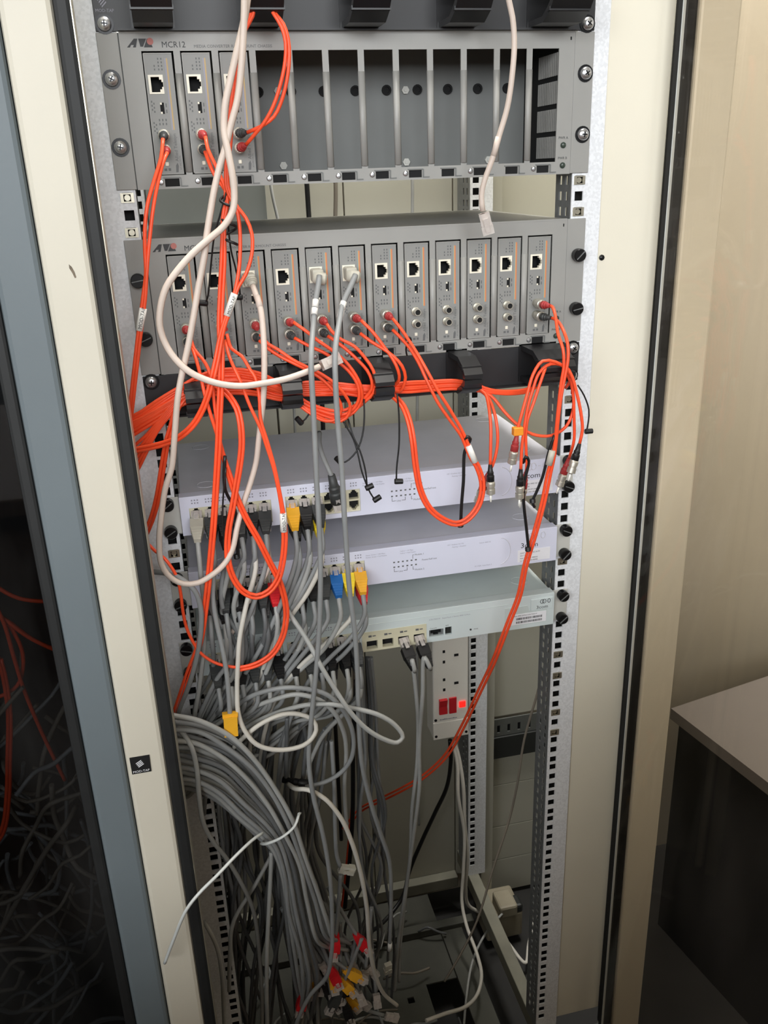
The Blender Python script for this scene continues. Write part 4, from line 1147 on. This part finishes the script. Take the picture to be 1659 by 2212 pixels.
sleeve(c, (742.5, 652, -43.5), (738, 668, -47), 3.3); sleeve(c, (737.5, 670, -47.5), (734.5, 685, -53), 3.3)
p, q = Vector(W((842, 2040, 25))), Vector(W((837, 2100, 38)))
rj45(c, tuple(q), p - q, (0.2, -1, 0), 'boot_grey')
sleeve(c, (842.5, 2036, 24), (841.5, 2052, 28), 3.3)

# ---- black dust caps on strings, cable ties
def capped(label, A, end_d):
    c = cable('dust_cap', label, [A], 0.9, 'cable_black', 'dust cap', 'black rubber dust caps on strings', 6)
    e = Vector(W(A[-1])); d = Vector(end_d).normalized()
    obj('cap', MB().lathe([(0, 2.6), (1.2, 3.1), (9, 2.9), (9.4, 2.2)], e - d * 2, d, 10), 'cable_black', c)
    return c
capped('black rubber cap on a string lying left of the first lower switch toggle', [(490, 412, -60), (478, 455, -58), (463, 510, -52), (455, 580, -42), (449, 640, -34), (444, 655, -30)], (-0.9, -0.2, 0.15))
capped('black rubber cap on a string beside the third lower card', [(493, 412, -60), (492, 470, -56), (499, 540, -48), (509, 580, -38), (518, 630, -30), (519, 642, -28)], (-0.9, -0.2, 0.1))
capped('black rubber cap sticking out left below the first ring', [(668, 893, -44), (660, 905, -46), (650, 913, -48)], (-0.6, -0.1, 0.8))
capped('black rubber cap hanging left over the top switch lid', [(786, 862, -50), (787, 900, -52), (783, 940, -54), (770, 975, -56), (746, 998, -56), (735, 998, -56)], (-0.5, -0.1, 0.6))
capped('black rubber cap hanging over the top switch edge, left of the pair', [(752, 905, -48), (762, 940, -54), (778, 975, -58), (790, 1020, -60), (793, 1054, -60)], (0.9, -0.1, 0.35))
capped('lowest black rubber cap hanging over the top switch printing', [(740, 908, -48), (764, 950, -52), (774, 985, -56), (782, 1020, -58), (800, 1065, -60), (810, 1080, -60)], (0.85, -0.1, 0.5))
capped('black rubber cap on a straight double string above the printed lamps', [(858, 850, -60), (862, 900, -60), (862, 960, -60), (857, 1010, -60), (856, 1040, -60)], (0.95, -0.1, -0.05))
capped('black rubber cap on a curved string beside the bright right rail', [(1248, 832, -30), (1262, 855, -30), (1272, 885, -30), (1271, 910, -30), (1267, 932, -30)], (1, -0.1, 0.02))
def tie(label, A, r=1.6, knob=None):
    c = cable('cable_tie', label, [A], r, 'cable_black', 'cable tie', 'black cable ties', 6)
    if knob:
        obj('head', MB().lathe([(0, 2.0), (1, 3.4), (5, 3.4), (6, 2.0)], W(knob), (0, 0.3, 1), 10), 'cable_black', c)
    return c
def coil(u, v, y, r, n=2.5):
    x, yy, z = W((u, v, y))
    return [('w', x + r * math.cos(k * math.pi / 6), yy + r * math.sin(k * math.pi / 6), z - k * 0.45 * n) for k in range(int(12 * n))]
tie('black tie wound round the orange strands below the upper chassis', coil(489, 412, -60, 6.2, 3), 1.3)
tie('black tie hanging from the orange loop over the top switch', [(1003, 952, -72), (1009, 943, -76), (1016, 948, -74), (1012, 958, -70), (1004, 975, -68), (1001, 1040, -66), (997, 1090, -64), (995, 1138, -62)], 1.8, (995, 1140, -62))
tie('long black tie before the two lower switches at the right', [(1130, 1000, -66), (1136, 986, -70), (1142, 995, -68), (1133, 1040, -66), (1131, 1080, -66), (1137, 1140, -64), (1142, 1188, -64)], 1.8, (1141, 1192, -66))
tie('short black tie slanting left of the right bracket', [(1198, 940, -70), (1186, 975, -68), (1172, 1030, -64), (1158, 1065, -60), (1150, 1084, -58), (1155, 1096, -58)], 1.7, (1151, 1088, -59))
tie('black tie on the orange pair at the bottom of the seventh card', [(876, 732, -46), (884, 728, -49), (888, 735, -47), (880, 742, -44), (877, 755, -42), (879, 768, -40)], 1.0)
tie('black tie trailing before the left ports of the top switch', [(486, 985, -74), (484, 1030, -72), (487, 1060, -70), (497, 1080, -68), (507, 1100, -66), (512, 1150, -62), (514, 1205, -60)], 1.8, (512, 1208, -60))
tie('thin black tie tail in front of the second port of the top switch', [(488, 1010, -76), (483, 1060, -76), (481, 1120, -74), (486, 1190, -72)], 0.9)
# ================================================================== grey network cables
def sw_port(s, i, row):
    """centre of a port: switch 0-2, column 0-11, row 0 (upper) or 1"""
    blocks = (((30.7, 119.5), (135.2, 219.9)), ((36, 122), (136.4, 221.5)), ((32, 119), (124, 211)))[s]
    a_, b_ = blocks[i // 6]
    x = a_ + (b_ - a_) / 6 * (i % 6 + 0.5)
    z = ((-464.2, -476.8), (-552.0, -564.7), (-645.0, -657.1))[s][row]
    return x, z
RC = 2.75
def px(p):
    q = [p[i] - CAMP[i] for i in range(3)]
    c_ = [sum(RM[k][i] * q[i] for i in range(3)) for k in range(3)]
    return 829.5 + FPX * c_[0] / c_[2], 1106 + FPX * c_[1] / c_[2]
def patch(label, s, i, row, path, material='cable_grey', hood='cable_black', group=None, droop=0.45, r=RC, name='network_cable'):
    x, z = sw_port(s, i, row)
    nose = Vector((x, -6, z))
    d = Vector((random.uniform(-0.10, 0.02), -1, -droop)).normalized()
    e1 = nose + d * 28
    e2 = nose + d * 42 + Vector((0, 0, -7))
    e3 = nose + d * 47 + Vector((0, 0, -22))
    ue, ve = px(e3)
    path = [p for p in path if p[1] > ve + 22]
    sx = ue - path[0][0]                     # blend the first bends towards the port it leaves
    path = [(p[0] + sx * max(0.0, 1 - (p[1] - ve) / 170.0) * 0.8, p[1], p[2]) for p in path]
    pts = [('w', *e1), ('w', *e2), ('w', *e3)] + path
    c = cable(name, label, [pts], r, material, 'network cable', group)
    rj45(c, tuple(nose), d, (0, -0.4, 1) if row == 0 else (0, 0.4, -1), hood=hood)
    return c
R = random.uniform
def jit(pts, a_=4, b_=6):
    return [(p[0] + R(-a_, a_), p[1] + R(-a_, a_), p[2] + R(-b_, b_)) for p in pts]

# ---- cables of the uppermost switch that can be told apart
patch('grey cable with an amber boot in the uppermost switch', 0, 6, 0, [(637, 1140, -54), (632, 1170, -52), (622, 1230, -48), (606, 1290, -46), (588, 1345, -44), (560, 1405, -40), (520, 1470, -34), (460, 1550, -28), (400, 1640, -20), (350, 1690, -10)], 'cable_grey', 'boot_yellow', 'cables of the uppermost switch')
patch('white cable with a lemon boot leaving the uppermost switch beside the long grey cable', 0, 8, 1, [(694, 1150, -56), (690, 1190, -54), (676, 1230, -50), (656, 1280, -48), (628, 1325, -46), (600, 1372, -42), (570, 1440, -34), (548, 1520, -20), (540, 1620, 0), (545, 1720, 30)], 'cable_white', 'boot_lemon', 'cables of the uppermost switch')
patch('grey cable with a black boot at the right end of the left port block', 0, 5, 0, [(572, 1140, -54), (566, 1185, -52), (557, 1235, -50), (545, 1290, -48), (530, 1345, -46), (500, 1425, -42), (470, 1465, -38), (438, 1530, -32), (396, 1630, -24), (372, 1700, -16)], 'cable_grey', 'boot_charcoal', 'cables of the uppermost switch')
patch('white cable curling into a low ring in the middle of the tangle', 0, 4, 1, [(538, 1130, -52), (532, 1180, -50), (524, 1240, -50), (517, 1310, -56), (515, 1380, -62), (514, 1432, -66), (512, 1494, -70), (515, 1541, -74), (528, 1577, -76), (553, 1607, -78), (589, 1619, -78), (633, 1617, -78), (665, 1604, -78), (683, 1577, -76), (676, 1555, -74), (647, 1543, -72), (611, 1543, -72), (568, 1561, -72), (535, 1585, -70), (505, 1615, -62)], 'cable_white', None, 'cables of the uppermost switch')
patch('beige cable slanting left under the black boots of the uppermost switch', 0, 5, 1, [(560, 1140, -46), (545, 1175, -46), (532, 1200, -46), (524, 1230, -44), (508, 1290, -40), (492, 1370, -34)], 'cable_beige', None, 'cables of the uppermost switch')
patch('light grey cable with a pale boot in the leftmost port of the uppermost switch', 0, 0, 0, [(440, 1140, -50), (436, 1180, -50), (438, 1240, -50), (444, 1320, -48), (440, 1400, -44), (428, 1500, -36), (412, 1590, -28)], 'cable_light', 'boot_grey', 'cables of the uppermost switch')
c = patch('grey cable ending in a loose amber plug above the thick bundle', 0, 1, 1, [(462, 1150, -52), (458, 1230, -54), (458, 1290, -58), (466, 1340, -62), (480, 1400, -68), (489, 1450, -72), (494, 1500, -74), (497, 1548, -76)], 'cable_grey', None, 'cables of the uppermost switch')
p, q = Vector(W((497, 1545, -76))), Vector(W((500, 1600, -78)))
obj('loose_boot', MB().obox(p, q - p, (0, -1, 0), 24, 15, 11).obox(p + (q - p).normalized() * -3, q - p, (0, -1, 0), 5, 17, 7), 'boot_yellow', c)
dk = ['boot_charcoal', 'cable_black', 'cable_black', 'boot_charcoal']
for k, (i, row, u1) in enumerate(((1, 0, 456), (2, 0, 480), (2, 1, 474), (3, 0, 505), (3, 1, 498), (4, 0, 545), (6, 1, 640), (7, 1, 655), (8, 0, 668), (7, 0, 660))):
    um = 470 + (u1 - 456) * 0.35 + R(-18, 18)
    patch('grey cable in the ' + ORDS[i] + (' upper', ' lower')[row] + ' port of the uppermost switch', 0, i, row,
          jit([(u1 - 4, 1165, -50), (u1 - 14, 1230, -46), (u1 - 40 if u1 > 600 else u1 - 6, 1310, -40), (um + 30, 1400, -30), (um, 1480, -22), (um - 40, 1560, -16), (395 + R(-10, 15), 1640 + R(-30, 30), -10), (350, 1690, 0)]),
          random.choice(('cable_grey', 'cable_grey', 'cable_light')), dk[k % 4], 'dark booted cables of the uppermost switch')
# plug fed from above
A = [(690, 935, 30), (690, 960, 0), (697, 985, -18), (708, 1010, -28), (718, 1032, -32)]
c = cable('network_cable', 'grey cable coming over the top switch lid into its front with a black boot', [A], RC, 'cable_grey', 'network cable', 'cables of the uppermost switch')
p, q = Vector(W((716, 1026, -32))), Vector(W((729, 1085, -26)))
boot(c, tuple(q), tuple(p), 7.5, 4.0, 'boot_charcoal'); rj45(c, tuple(q + (q - p).normalized() * 10), p - q, (0, -1, 0))
# ---- middle switch
MS = 'cables of the middle switch'
patch('grey cable with an amber boot at the right end of the middle switch', 1, 11, 0, [(778, 1270, -56), (768, 1295, -54), (748, 1335, -50), (722, 1375, -46), (690, 1420, -42), (660, 1470, -36), (632, 1540, -28), (610, 1620, -16), (600, 1720, 10), (604, 1840, 40), (612, 1960, 60)], 'cable_grey', 'boot_yellow', MS)
patch('grey cable with a red boot under the amber one on the middle switch', 1, 11, 1, [(770, 1285, -48), (755, 1320, -46), (730, 1360, -42), (700, 1410, -38), (672, 1450, -32), (640, 1530, -20), (600, 1620, 0)], 'cable_grey', 'plug_red', MS)
patch('white cable with a lemon boot next to the blue one on the middle switch', 1, 10, 0, [(742, 1285, -56), (728, 1315, -52), (700, 1355, -48), (668, 1395, -44), (630, 1440, -38), (600, 1500, -30), (572, 1580, -16), (560, 1660, 10)], 'cable_white', 'boot_lemon', MS)
patch('light grey cable with a blue boot on the middle switch', 1, 9, 0, [(722, 1285, -56), (714, 1305, -54), (695, 1350, -50), (668, 1400, -46), (636, 1440, -40), (600, 1490, -32), (552, 1550, -24), (470, 1600, -18), (390, 1660, -10)], 'cable_light', 'boot_blue', MS)
for k in range(15):
    i, row = (k + 1) % 9, (k // 9) % 2
    x, z = sw_port(1, i, row)
    u1 = 405 + (x - 36) * 1.92 + 8
    um = 520 + (u1 - 500) * 0.55 + R(-25, 25)
    tgt = [(um - 40, 1520, R(-40, 0)), (430 + R(-20, 30), 1590, R(-40, 0)), (380, 1650 + R(-30, 40), 0)] if k % 3 else [(um - 25, 1530, R(-20, 30)), (um - 30 + R(-20, 20), 1680, R(20, 70)), (um + R(-40, 40), 1900, R(50, 120)), (um + R(-50, 50), 2130, R(90, 160))]
    patch('grey cable in the ' + ORDS[i] + (' upper', ' lower')[row] + ' port of the middle switch', 1, i, row,
          jit([(u1 - 2, 1310, -52), (u1 - 12, 1360, -46), (um, 1450, -36 + R(-15, 20))] + tgt), random.choice(('cable_grey', 'cable_light', 'cable_grey', 'cable_dark')),
          ('plug_red' if k == 4 else dk[k % 4]), 'dark booted cables of the middle switch')
# ---- lowest switch
for k in range(16):
    i, row = (11 - k % 12), (k // 12) % 2
    x, z = sw_port(2, i, row)
    u1 = 410 + (x - 32) * 1.78 + 30
    um = u1 - 30 + R(-25, 15)
    if k % 3 == 0:
        tgt = [(um - 30, 1600, R(-20, 40)), (um - 40 + R(-20, 30), 1780, R(20, 80)), (um - 10 + R(-30, 40), 2000, R(60, 120)), (um + R(-30, 50), 2200, R(80, 160))]
    else:
        tgt = [(um - 60, 1560, R(-30, 20)), (um - 130, 1630, R(-30, 20)), (400 + R(-10, 40), 1690 + R(-30, 30), 0), (360, 1720, 10)]
    patch('grey cable in the ' + ORDS[i] + (' upper', ' lower')[row] + ' port of the lowest switch', 2, i, row,
          jit([(u1 - 2, 1455, -50), (u1 - 14, 1490, -46), (um, 1540, -36 + R(-10, 20))] + tgt), random.choice(('cable_grey', 'cable_light', 'cable_grey')), dk[k % 4], 'black booted cables of the lowest switch')
for k, (u, pth) in enumerate(((875, [(890, 1425, -40), (896, 1470, -30), (903, 1560, -10), (901, 1650, 10), (890, 1750, 40), (886, 1850, 70), (874, 1950, 90), (864, 2050, 110), (862, 2120, 120)]),
                              (908, [(917, 1420, -40), (913, 1500, -26), (906, 1600, -4), (906, 1700, 20), (894, 1800, 50), (880, 1900, 80), (862, 2020, 100), (852, 2140, 120)]))):
    nose = Vector((265.4 + k * 19.6, -6, Z3 - 35))
    e = Vector(W(pth[0]))
    d = Vector((0.12, -0.8, -0.6)).normalized()
    c = cable('network_cable', ('grey cable with a black boot, left of the pair in the uplink sockets', 'grey cable with a black boot, right of the pair in the uplink sockets')[k], [[('w', *(nose + d * 30)), ('w', *(nose + d * 44))] + pth], RC, 'cable_light', 'network cable', 'uplink cables')
    rj45(c, tuple(nose), d, (0, -0.5, 0.8), hood='cable_black')

# ---- loops that stand out of the tangle
LG = 'grey loops in the tangle'
cable('network_cable', 'light grey cable with a long pointed loop reaching right over the rear panel', [[(610, 1300, -40), (629, 1331, -56), (662, 1381, -70), (698, 1447, -84), (727, 1494, -90), (759, 1541, -94), (795, 1577, -94), (832, 1598, -92), (858, 1604, -90), (870, 1592, -88), (853, 1566, -86), (817, 1544, -84), (763, 1530, -80), (709, 1521, -76), (662, 1523, -70), (618, 1533, -62), (565, 1553, -48), (500, 1590, -30)]], 2.8, 'cable_light', 'network cable', LG)
cable('network_cable', 'grey cable arching over the white ring and down behind the long cables', [[(500, 1540, -30), (524, 1515, -50), (560, 1497, -64), (611, 1486, -72), (662, 1488, -74), (705, 1500, -74), (734, 1525, -70), (755, 1560, -62), (764, 1600, -54), (758, 1640, -48), (735, 1670, -44), (700, 1690, -40), (660, 1700, -36)]], 2.8, 'cable_grey', 'network cable', LG)
cable('network_cable', 'grey cable with a flatter arch just under the upper one', [[(520, 1560, -20), (545, 1530, -40), (590, 1512, -54), (640, 1500, -62), (690, 1512, -66), (722, 1540, -62), (742, 1580, -50), (748, 1620, -36), (744, 1700, -10), (750, 1800, 20)]], 2.8, 'cable_light', 'network cable', LG)
c = cable('network_cable', 'white cable arching down from a black joint to the floor in the centre', [[(622, 1694, -20), (640, 1704, -44), (665, 1706, -56), (700, 1724, -62), (735, 1765, -62), (760, 1820, -56), (780, 1890, -44), (792, 1960, -30), (799, 2050, -8), (812, 2110, 10), (830, 2148, 24), (858, 2172, 36)]], 2.9, 'cable_white', 'network cable')
boot(c, W((668, 1694, -30)), W((612, 1684, -10)), 5.2, 4.2, 'cable_black')
cable('network_cable', 'grey cable bending round the left rail below the orange strands', [[(330, 1235, -40), (365, 1240, -62), (395, 1252, -72), (420, 1275, -74), (433, 1310, -72), (434, 1360, -68), (425, 1420, -60), (408, 1480, -54), (388, 1530, -46), (368, 1600, -36)]], 2.9, 'cable_grey', 'network cable', LG)
cable('network_cable', 'grey cable curving over the bundle beside the left upright', [[(372, 1560, -60), (392, 1580, -84), (412, 1610, -92), (425, 1660, -92), (430, 1720, -88), (440, 1780, -80), (462, 1820, -70), (486, 1850, -60), (520, 1905, -40), (548, 1970, -10), (560, 2060, 20), (566, 2160, 40), (566, 2230, 50)]], 2.8, 'cable_light', 'network cable', LG)
# ---- thick tied bundle
TOP = [(372, 1545), (430, 1555), (500, 1585), (555, 1640), (597, 1705), (634, 1772), (662, 1850), (690, 1930), (716, 2010), (735, 2050)]
LOW = [(372, 1705), (410, 1708), (465, 1730), (520, 1775), (558, 1812), (584, 1838), (606, 1900), (618, 1975), (632, 2070), (640, 2150)]
ORD18 = ORDS + ['thirteenth', 'fourteenth', 'fifteenth', 'sixteenth', 'seventeenth', 'eighteenth']
BG2 = 'cables of the tied bundle'
for k in range(18):
    s_ = (k + 0.5) / 18
    lay = (-26, 0, 24)[k % 3]
    pts = []
    for j, (a_, b_) in enumerate(zip(TOP, LOW)):
        y = -78 + lay * 0.55 + j * 4 if j < 6 else -56 + lay * 0.8 + (j - 5) * 16
        sp = s_ + R(-0.03, 0.03)
        pts.append((a_[0] + (b_[0] - a_[0]) * sp + R(-3, 3), a_[1] + (b_[1] - a_[1]) * sp + R(-3, 3), y))
    if s_ < 0.5:
        pts = pts[:-1] + [(735 + R(-20, 25), 2050 + R(-20, 20), 20)]
    else:
        pts += [(650 + R(-30, 40), 2240, 60)]
    wh = k == 11
    cable('network_cable', 'white cable running through the thick tied bundle' if wh else 'grey cable of the thick tied bundle, ' + ORD18[k] + ' from its upper edge', [pts], 2.9, 'cable_white' if wh else random.choice(('cable_grey', 'cable_grey', 'cable_dark', 'cable_light')), 'network cable', BG2)
tz = [Vector(W((646, 1758, -92))), Vector(W((636, 1785, -104))), Vector(W((610, 1808, -108))), Vector(W((578, 1822, -100))), Vector(W((566, 1822, -84)))]
bk = [Vector(W((575, 1815, -44))), Vector(W((612, 1790, -30))), Vector(W((645, 1760, -50))), Vector(W((646, 1758, -92)))]
m = MB().tube(spline([tuple(v) for v in tz + bk], 4), 2.1, 8, 0.7)
z_ = tag(obj('zip_tie', m, 'strap', None, tuple(tz[0])), 'pale plastic zip tie round the grey bundle with its tail crossing the left upright', 'zip tie')
obj('tail', MB().tube(spline([W(p) for p in ((566, 1800, -100), (545, 1815, -116), (510, 1848, -136), (470, 1890, -152), (430, 1930, -162), (403, 1965, -166), (375, 2030, -164), (356, 2080, -160))], 5), 2.3, 8, 0.8), 'strap', z_)
# ---- cables hanging to the floor behind the bundle
HG = 'grey cables hanging to the cabinet floor'
for k in range(30):
    u0 = 420 + k * 9.5 + R(-8, 8)
    y0 = R(-10, 110)
    ul = u0 + R(-20, 60)
    pts = [(u0 + R(-10, 40), 1560 + R(-60, 60), y0 - 20), (u0 + R(-15, 15), 1700, y0), (u0 + R(-18, 22), 1830, y0 + 15), (ul + R(-14, 14), 1960, y0 + 30), (ul + R(-20, 20), 2090, y0 + 45), (ul + R(-40, 30), 2230, y0 + 60)]
    cable('network_cable', 'dull grey cable hanging to the cabinet floor behind the bundle', [pts], 2.7, random.choice(('cable_grey', 'cable_dark', 'cable_dark')), 'network cable', HG)
for k in range(9):
    u0 = 770 + k * 5 + R(-4, 4)
    y0 = R(20, 110)
    pts = [(u0 + R(-8, 4), 1420, y0 - 40), (u0 + R(-4, 8), 1520, y0 - 20), (u0 + 8 + R(-8, 14), 1640, y0), (u0 + 16 + R(-22, 22), 1760, y0 + 25), (u0 + 26 + R(-30, 26), 1880, y0 + 50), (u0 + 20 + R(-50, 40), 2020, y0 + 80), (u0 + R(-50, 50), 2160, y0 + 110)]
    cable('network_cable', 'thin grey cable hanging before the rear panel right of the tangle', [pts], 2.3, random.choice(('cable_grey', 'cable_dark')), 'network cable', 'thin cables before the rear panel')
for k, (pts, r_, mt_, lb) in enumerate((
        ([(495, 2140, -10), (497, 2060, -20), (505, 1990, -20), (555, 1905, -4), (585, 1850, 10)], 2.8, 'cable_light', 'light grey cable crossing low behind the zip tie tail'),
        ([(578, 2230, -20), (576, 2150, -30), (577, 2050, -40), (581, 1960, -44), (585, 1880, -44), (586, 1840, -40)], 2.8, 'cable_light', 'light grey cable hanging straight below the zip tie'),
        ([(440, 1990, -60), (452, 2010, -70), (470, 2050, -70), (480, 2110, -64), (483, 2170, -56), (486, 2240, -50)], 2.8, 'cable_light', 'light grey cable emerging from the left upright near the floor'),
        ([(770, 1470, 60), (763, 1600, 90), (762, 1750, 120), (756, 1850, 130), (745, 1960, 140)], 3.4, 'cable_black', 'black cable hanging in the middle before the rear panel'),
        ([(760, 1740, 140), (752, 1830, 150), (745, 1900, 155), (738, 1960, 160)], RO, 'orange', 'orange fibre end hanging low behind a grey plug'))):
    cable('network_cable' if mt_ != 'orange' else 'fibre_cord', lb, [pts], r_, mt_, 'network cable' if mt_ != 'orange' else 'fibre cord')
c = cable('network_cable', 'grey cable with a pale angled plug hanging in mid air at the centre', [[(716, 1600, -20), (722, 1700, -30), (724, 1790, -30), (728, 1850, -30), (735, 1872, -30)]], 2.7, 'cable_grey', 'network cable')
rj45(c, W((765, 1880, -30)), vsub(W((735, 1876, -30)), W((765, 1880, -30))), (0, -1, 0), 'boot_grey')
# ---- rear cables seen through the gaps
for lb, u, r_, mt_, w in (('thin grey cable running down inside the back, slanting in the gap', 585, 2.2, 'cable_light', 9), ('black cable running down inside the back between the chassis', 663, 3.6, 'cable_black', 3), ('dusty cable running down inside the back beside the black one', 725, 3.0, 'cable_dusty', 0), ('grey pipe like cable running down the back panel seam', 891, 2.4, 'cable_light', 0)):
    p0, p1 = at(u, 400, 385), at(u + w * 2, 490, 385)
    cable('network_cable', lb, [[('w', p0[0], 385, 150), ('w', *p0), ('w', *p1), ('w', p1[0] + 4, 385, -330), ('w', p1[0], 388, -600), ('w', p1[0] - 6, 388, -900), ('w', p1[0] - 10, 388, -1300)]], r_, mt_, 'network cable')
# ---- power leads
PG = 'power leads'
cable('power_lead', 'white power lead from the strip curving right at the floor', [[(982, 1600, 302), (992, 1640, 290), (1001, 1700, 280), (1004, 1780, 276), (1010, 1850, 276), (1006, 1920, 280), (1012, 1955, 284), (1060, 1985, 290), (1100, 2040, 270), (1135, 2080, 230), (1142, 2040, 260), (1158, 1975, 300)]], 3.4, 'cable_white', 'power lead', PG)
cable('power_lead', 'white power lead from the strip falling to a loop on the base', [[(978, 1602, 302), (988, 1650, 288), (990, 1720, 276), (1003, 1800, 270), (1001, 1880, 262), (998, 1950, 250), (1008, 2000, 225), (1030, 2060, 180), (1040, 2110, 130), (1030, 2150, 100), (1005, 2175, 80), (960, 2190, 70), (920, 2205, 60)]], 3.2, 'cable_white', 'power lead', PG)
cable('power_lead', 'black power lead from the strip sweeping down left along the back', [[(972, 1598, 308), (974, 1640, 310), (965, 1700, 316), (940, 1755, 324), (912, 1815, 332), (885, 1880, 336), (868, 1940, 330), (830, 1990, 300), (790, 2020, 260), (740, 2050, 220)]], 3.8, 'cable_black', 'power lead', PG)
cable('network_cable', 'thin brown grey wire slanting across the right bay to the base', [[(1186, 1400, 120), (1160, 1500, 130), (1132, 1600, 140), (1118, 1690, 140), (1100, 1770, 140), (1064, 1880, 130), (1030, 1990, 110), (990, 2070, 90), (960, 2120, 80)]], 1.9, 'cable_dusty', 'network cable')
cable('network_cable', 'thin grey wire rising from the base to the dusty socket box', [[(1090, 1968, 300), (1050, 2015, 250), (1020, 2080, 180), (1008, 2150, 130), (1000, 2240, 90)]], 2.2, 'cable_light', 'network cable')
# ---- plugs lying in a pile at the end of the bundle
def pile(label, u, v, y, d, body, hood, up_=(0, -1, 0.2)):
    d = Vector(d).normalized(); n = Vector(at(u, v, y))
    pts = [tuple(n + d * q + Vector((0, 0, q * q * 0.002))) for q in (24, 42, 70, 110)]
    c = tag(obj('network_cable', MB().tube(spline(pts, 6), 2.8, 8), 'cable_grey', None, pts[0]), label, 'network cable', 'plugs piled at the bundle end')
    rj45(c, tuple(n), d, up_, body, hood)
spec = [(800, 2060, 10, (-0.55, 0.2, 1), 'plug_red', 'red booted clear plug on top of the pile'),
        (720, 2075, -6, (0.2, 0.2, 1), 'plug_red', 'small red booted plug at the left of the pile'),
        (735, 2135, -4, (-0.3, 0.1, 1), 'plug_red', 'dark red booted plug low in the pile'),
        (790, 2120, 6, (-0.8, 0.1, 0.75), 'boot_yellow', 'clear plug with an amber boot on the pile, upper one'),
        (768, 2150, 2, (-0.5, 0.1, 0.8), 'boot_yellow', 'clear plug with an amber boot on the pile, lower one'),
        (785, 2170, 10, (-0.25, 0.2, 1), None, 'clear plug with ribbed end pointing at the viewer'),
        (815, 2110, 30, (-0.6, 0.3, 0.8), None, 'clear plug at the right of the pile'),
        (770, 2100, 26, (-0.4, 0.3, 1), None, 'clear plug half hidden under the red boot'),
        (735, 2170, 4, (0.1, 0.2, 1), 'cable_black', 'black booted plug under the clear ones'),
        (708, 2190, 0, (0.5, 0.1, 0.8), 'boot_charcoal', 'charcoal booted plug at the lower left of the pile'),
        (690, 2150, 20, (0.3, 0.3, 1), 'boot_charcoal', 'charcoal booted plug behind the pile'),
        (760, 2212, 0, (-0.2, 0.1, 1), 'cable_black', 'black booted plug at the bottom edge'),
        (645, 2195, 10, (0.3, 0.1, 1), 'plug_red', 'shadowed red booted plug left of the pile'),
        (668, 2160, 24, (0.1, 0.2, 1), 'boot_yellow', 'shadowed amber booted plug left of the pile'),
        (860, 2200, 30, (-0.9, 0.1, 0.4), None, 'clear plug lying flat right of the pile')]
for u, v, y, d, hd, lb in spec:
    pile(lb, u, v, y, d, 'plug_clear', hd)
for k in range(12):
    pile('clear plug jumbled in the pile at the bundle end', 715 + R(-30, 115), 2130 + R(-50, 60), R(-10, 40), (R(-0.9, 0.4), R(0, 0.3), 1), 'plug_clear', random.choice((None, None, None, 'cable_black', 'boot_yellow')))
# ---- offcuts on the cabinet floor
for k in range(26):
    x, y = R(60, 440), R(20, 300)
    z = -1484 + R(0, 16)
    a_ = R(0, 6.28); l = R(40, 120); bend = R(-0.8, 0.8)
    pts = [('w', x + l * q * math.cos(a_ + bend * q), y + l * q * math.sin(a_ + bend * q), z + 24 * math.sin(q * 3.0) * R(0.4, 1)) for q in (0, 0.33, 0.66, 1)]
    cable('cable_offcut', 'dusty cable offcut lying on the cabinet floor', [pts], R(1.6, 2.8), random.choice(('cable_dusty', 'cable_grey', 'cable_light', 'cable_dark')), 'cable offcut', 'cable offcuts on the cabinet floor')
# ---- neighbour cabinet at the left: loose cables behind smoked glass
NG = 'loose cables in the neighbour cabinet'
OL = [([(-40, 1240, -80), (0, 1272, -84), (40, 1292, -84), (95, 1299, -80), (150, 1296, -70)], 'orange fibre crossing the dark neighbour cabinet near the top'),
      ([(-30, 1315, -80), (10, 1338, -84), (60, 1375, -84), (118, 1402, -78), (170, 1410, -60)], 'orange fibre slanting right in the dark neighbour cabinet'),
      ([(-8, 1310, -86), (10, 1350, -88), (30, 1420, -88), (52, 1490, -88), (85, 1570, -84), (118, 1640, -80), (140, 1685, -74)], 'orange fibre running down right in the dark neighbour cabinet'),
      ([(-4, 1420, -88), (8, 1470, -90), (17, 1540, -92), (16, 1640, -92), (14, 1720, -92), (4, 1790, -88), (-20, 1830, -80)], 'thick orange pair hanging at the photo edge in the neighbour cabinet'),
      ([(20, 1348, -80), (46, 1400, -82), (50, 1440, -82), (38, 1480, -82), (10, 1500, -82), (-20, 1510, -80)], 'orange fibre loop in the dark neighbour cabinet')]
for pts, lb in OL:
    cable('fibre_cord', lb, [pts, sh(pts, 6, 3, 1)] if 'pair' in lb or 'slanting' in lb else [pts], 2.1, 'orange', 'fibre cord', 'orange fibres in the neighbour cabinet')
cable('network_cable', 'pale brown cable slanting up right in the neighbour cabinet', [[(-30, 2060, -60), (10, 1995, -80), (60, 1905, -90), (105, 1830, -92), (146, 1776, -90), (165, 1740, -70)]], 3.0, 'cable_dusty', 'network cable', NG)
for k in range(70):
    u, v = R(-60, 240), R(1530, 2230)
    a_ = R(0, 6.28); l = R(140, 330); y0 = R(-95, 60); bend = R(-1.6, 1.6)
    pts = []
    for q in range(6):
        f = q / 5 - 0.5
        pts.append((u + l * f * math.cos(a_ + bend * f), v + l * f * math.sin(a_ + bend * f) + R(-12, 12), y0 + R(-12, 12)))
    w3 = [at(*p) for p in pts]
    w3 = [('w', min(p[0], -70), max(p[1], -108), max(p[2], FLOOR + 10)) for p in w3]
    cable('network_cable', 'dusty grey cable lying in the heap inside the neighbour cabinet', [w3], R(2.0, 3.0), random.choice(('cable_dusty', 'cable_dusty', 'cable_grey', 'cable_dark')), 'network cable', NG, 6, 9)
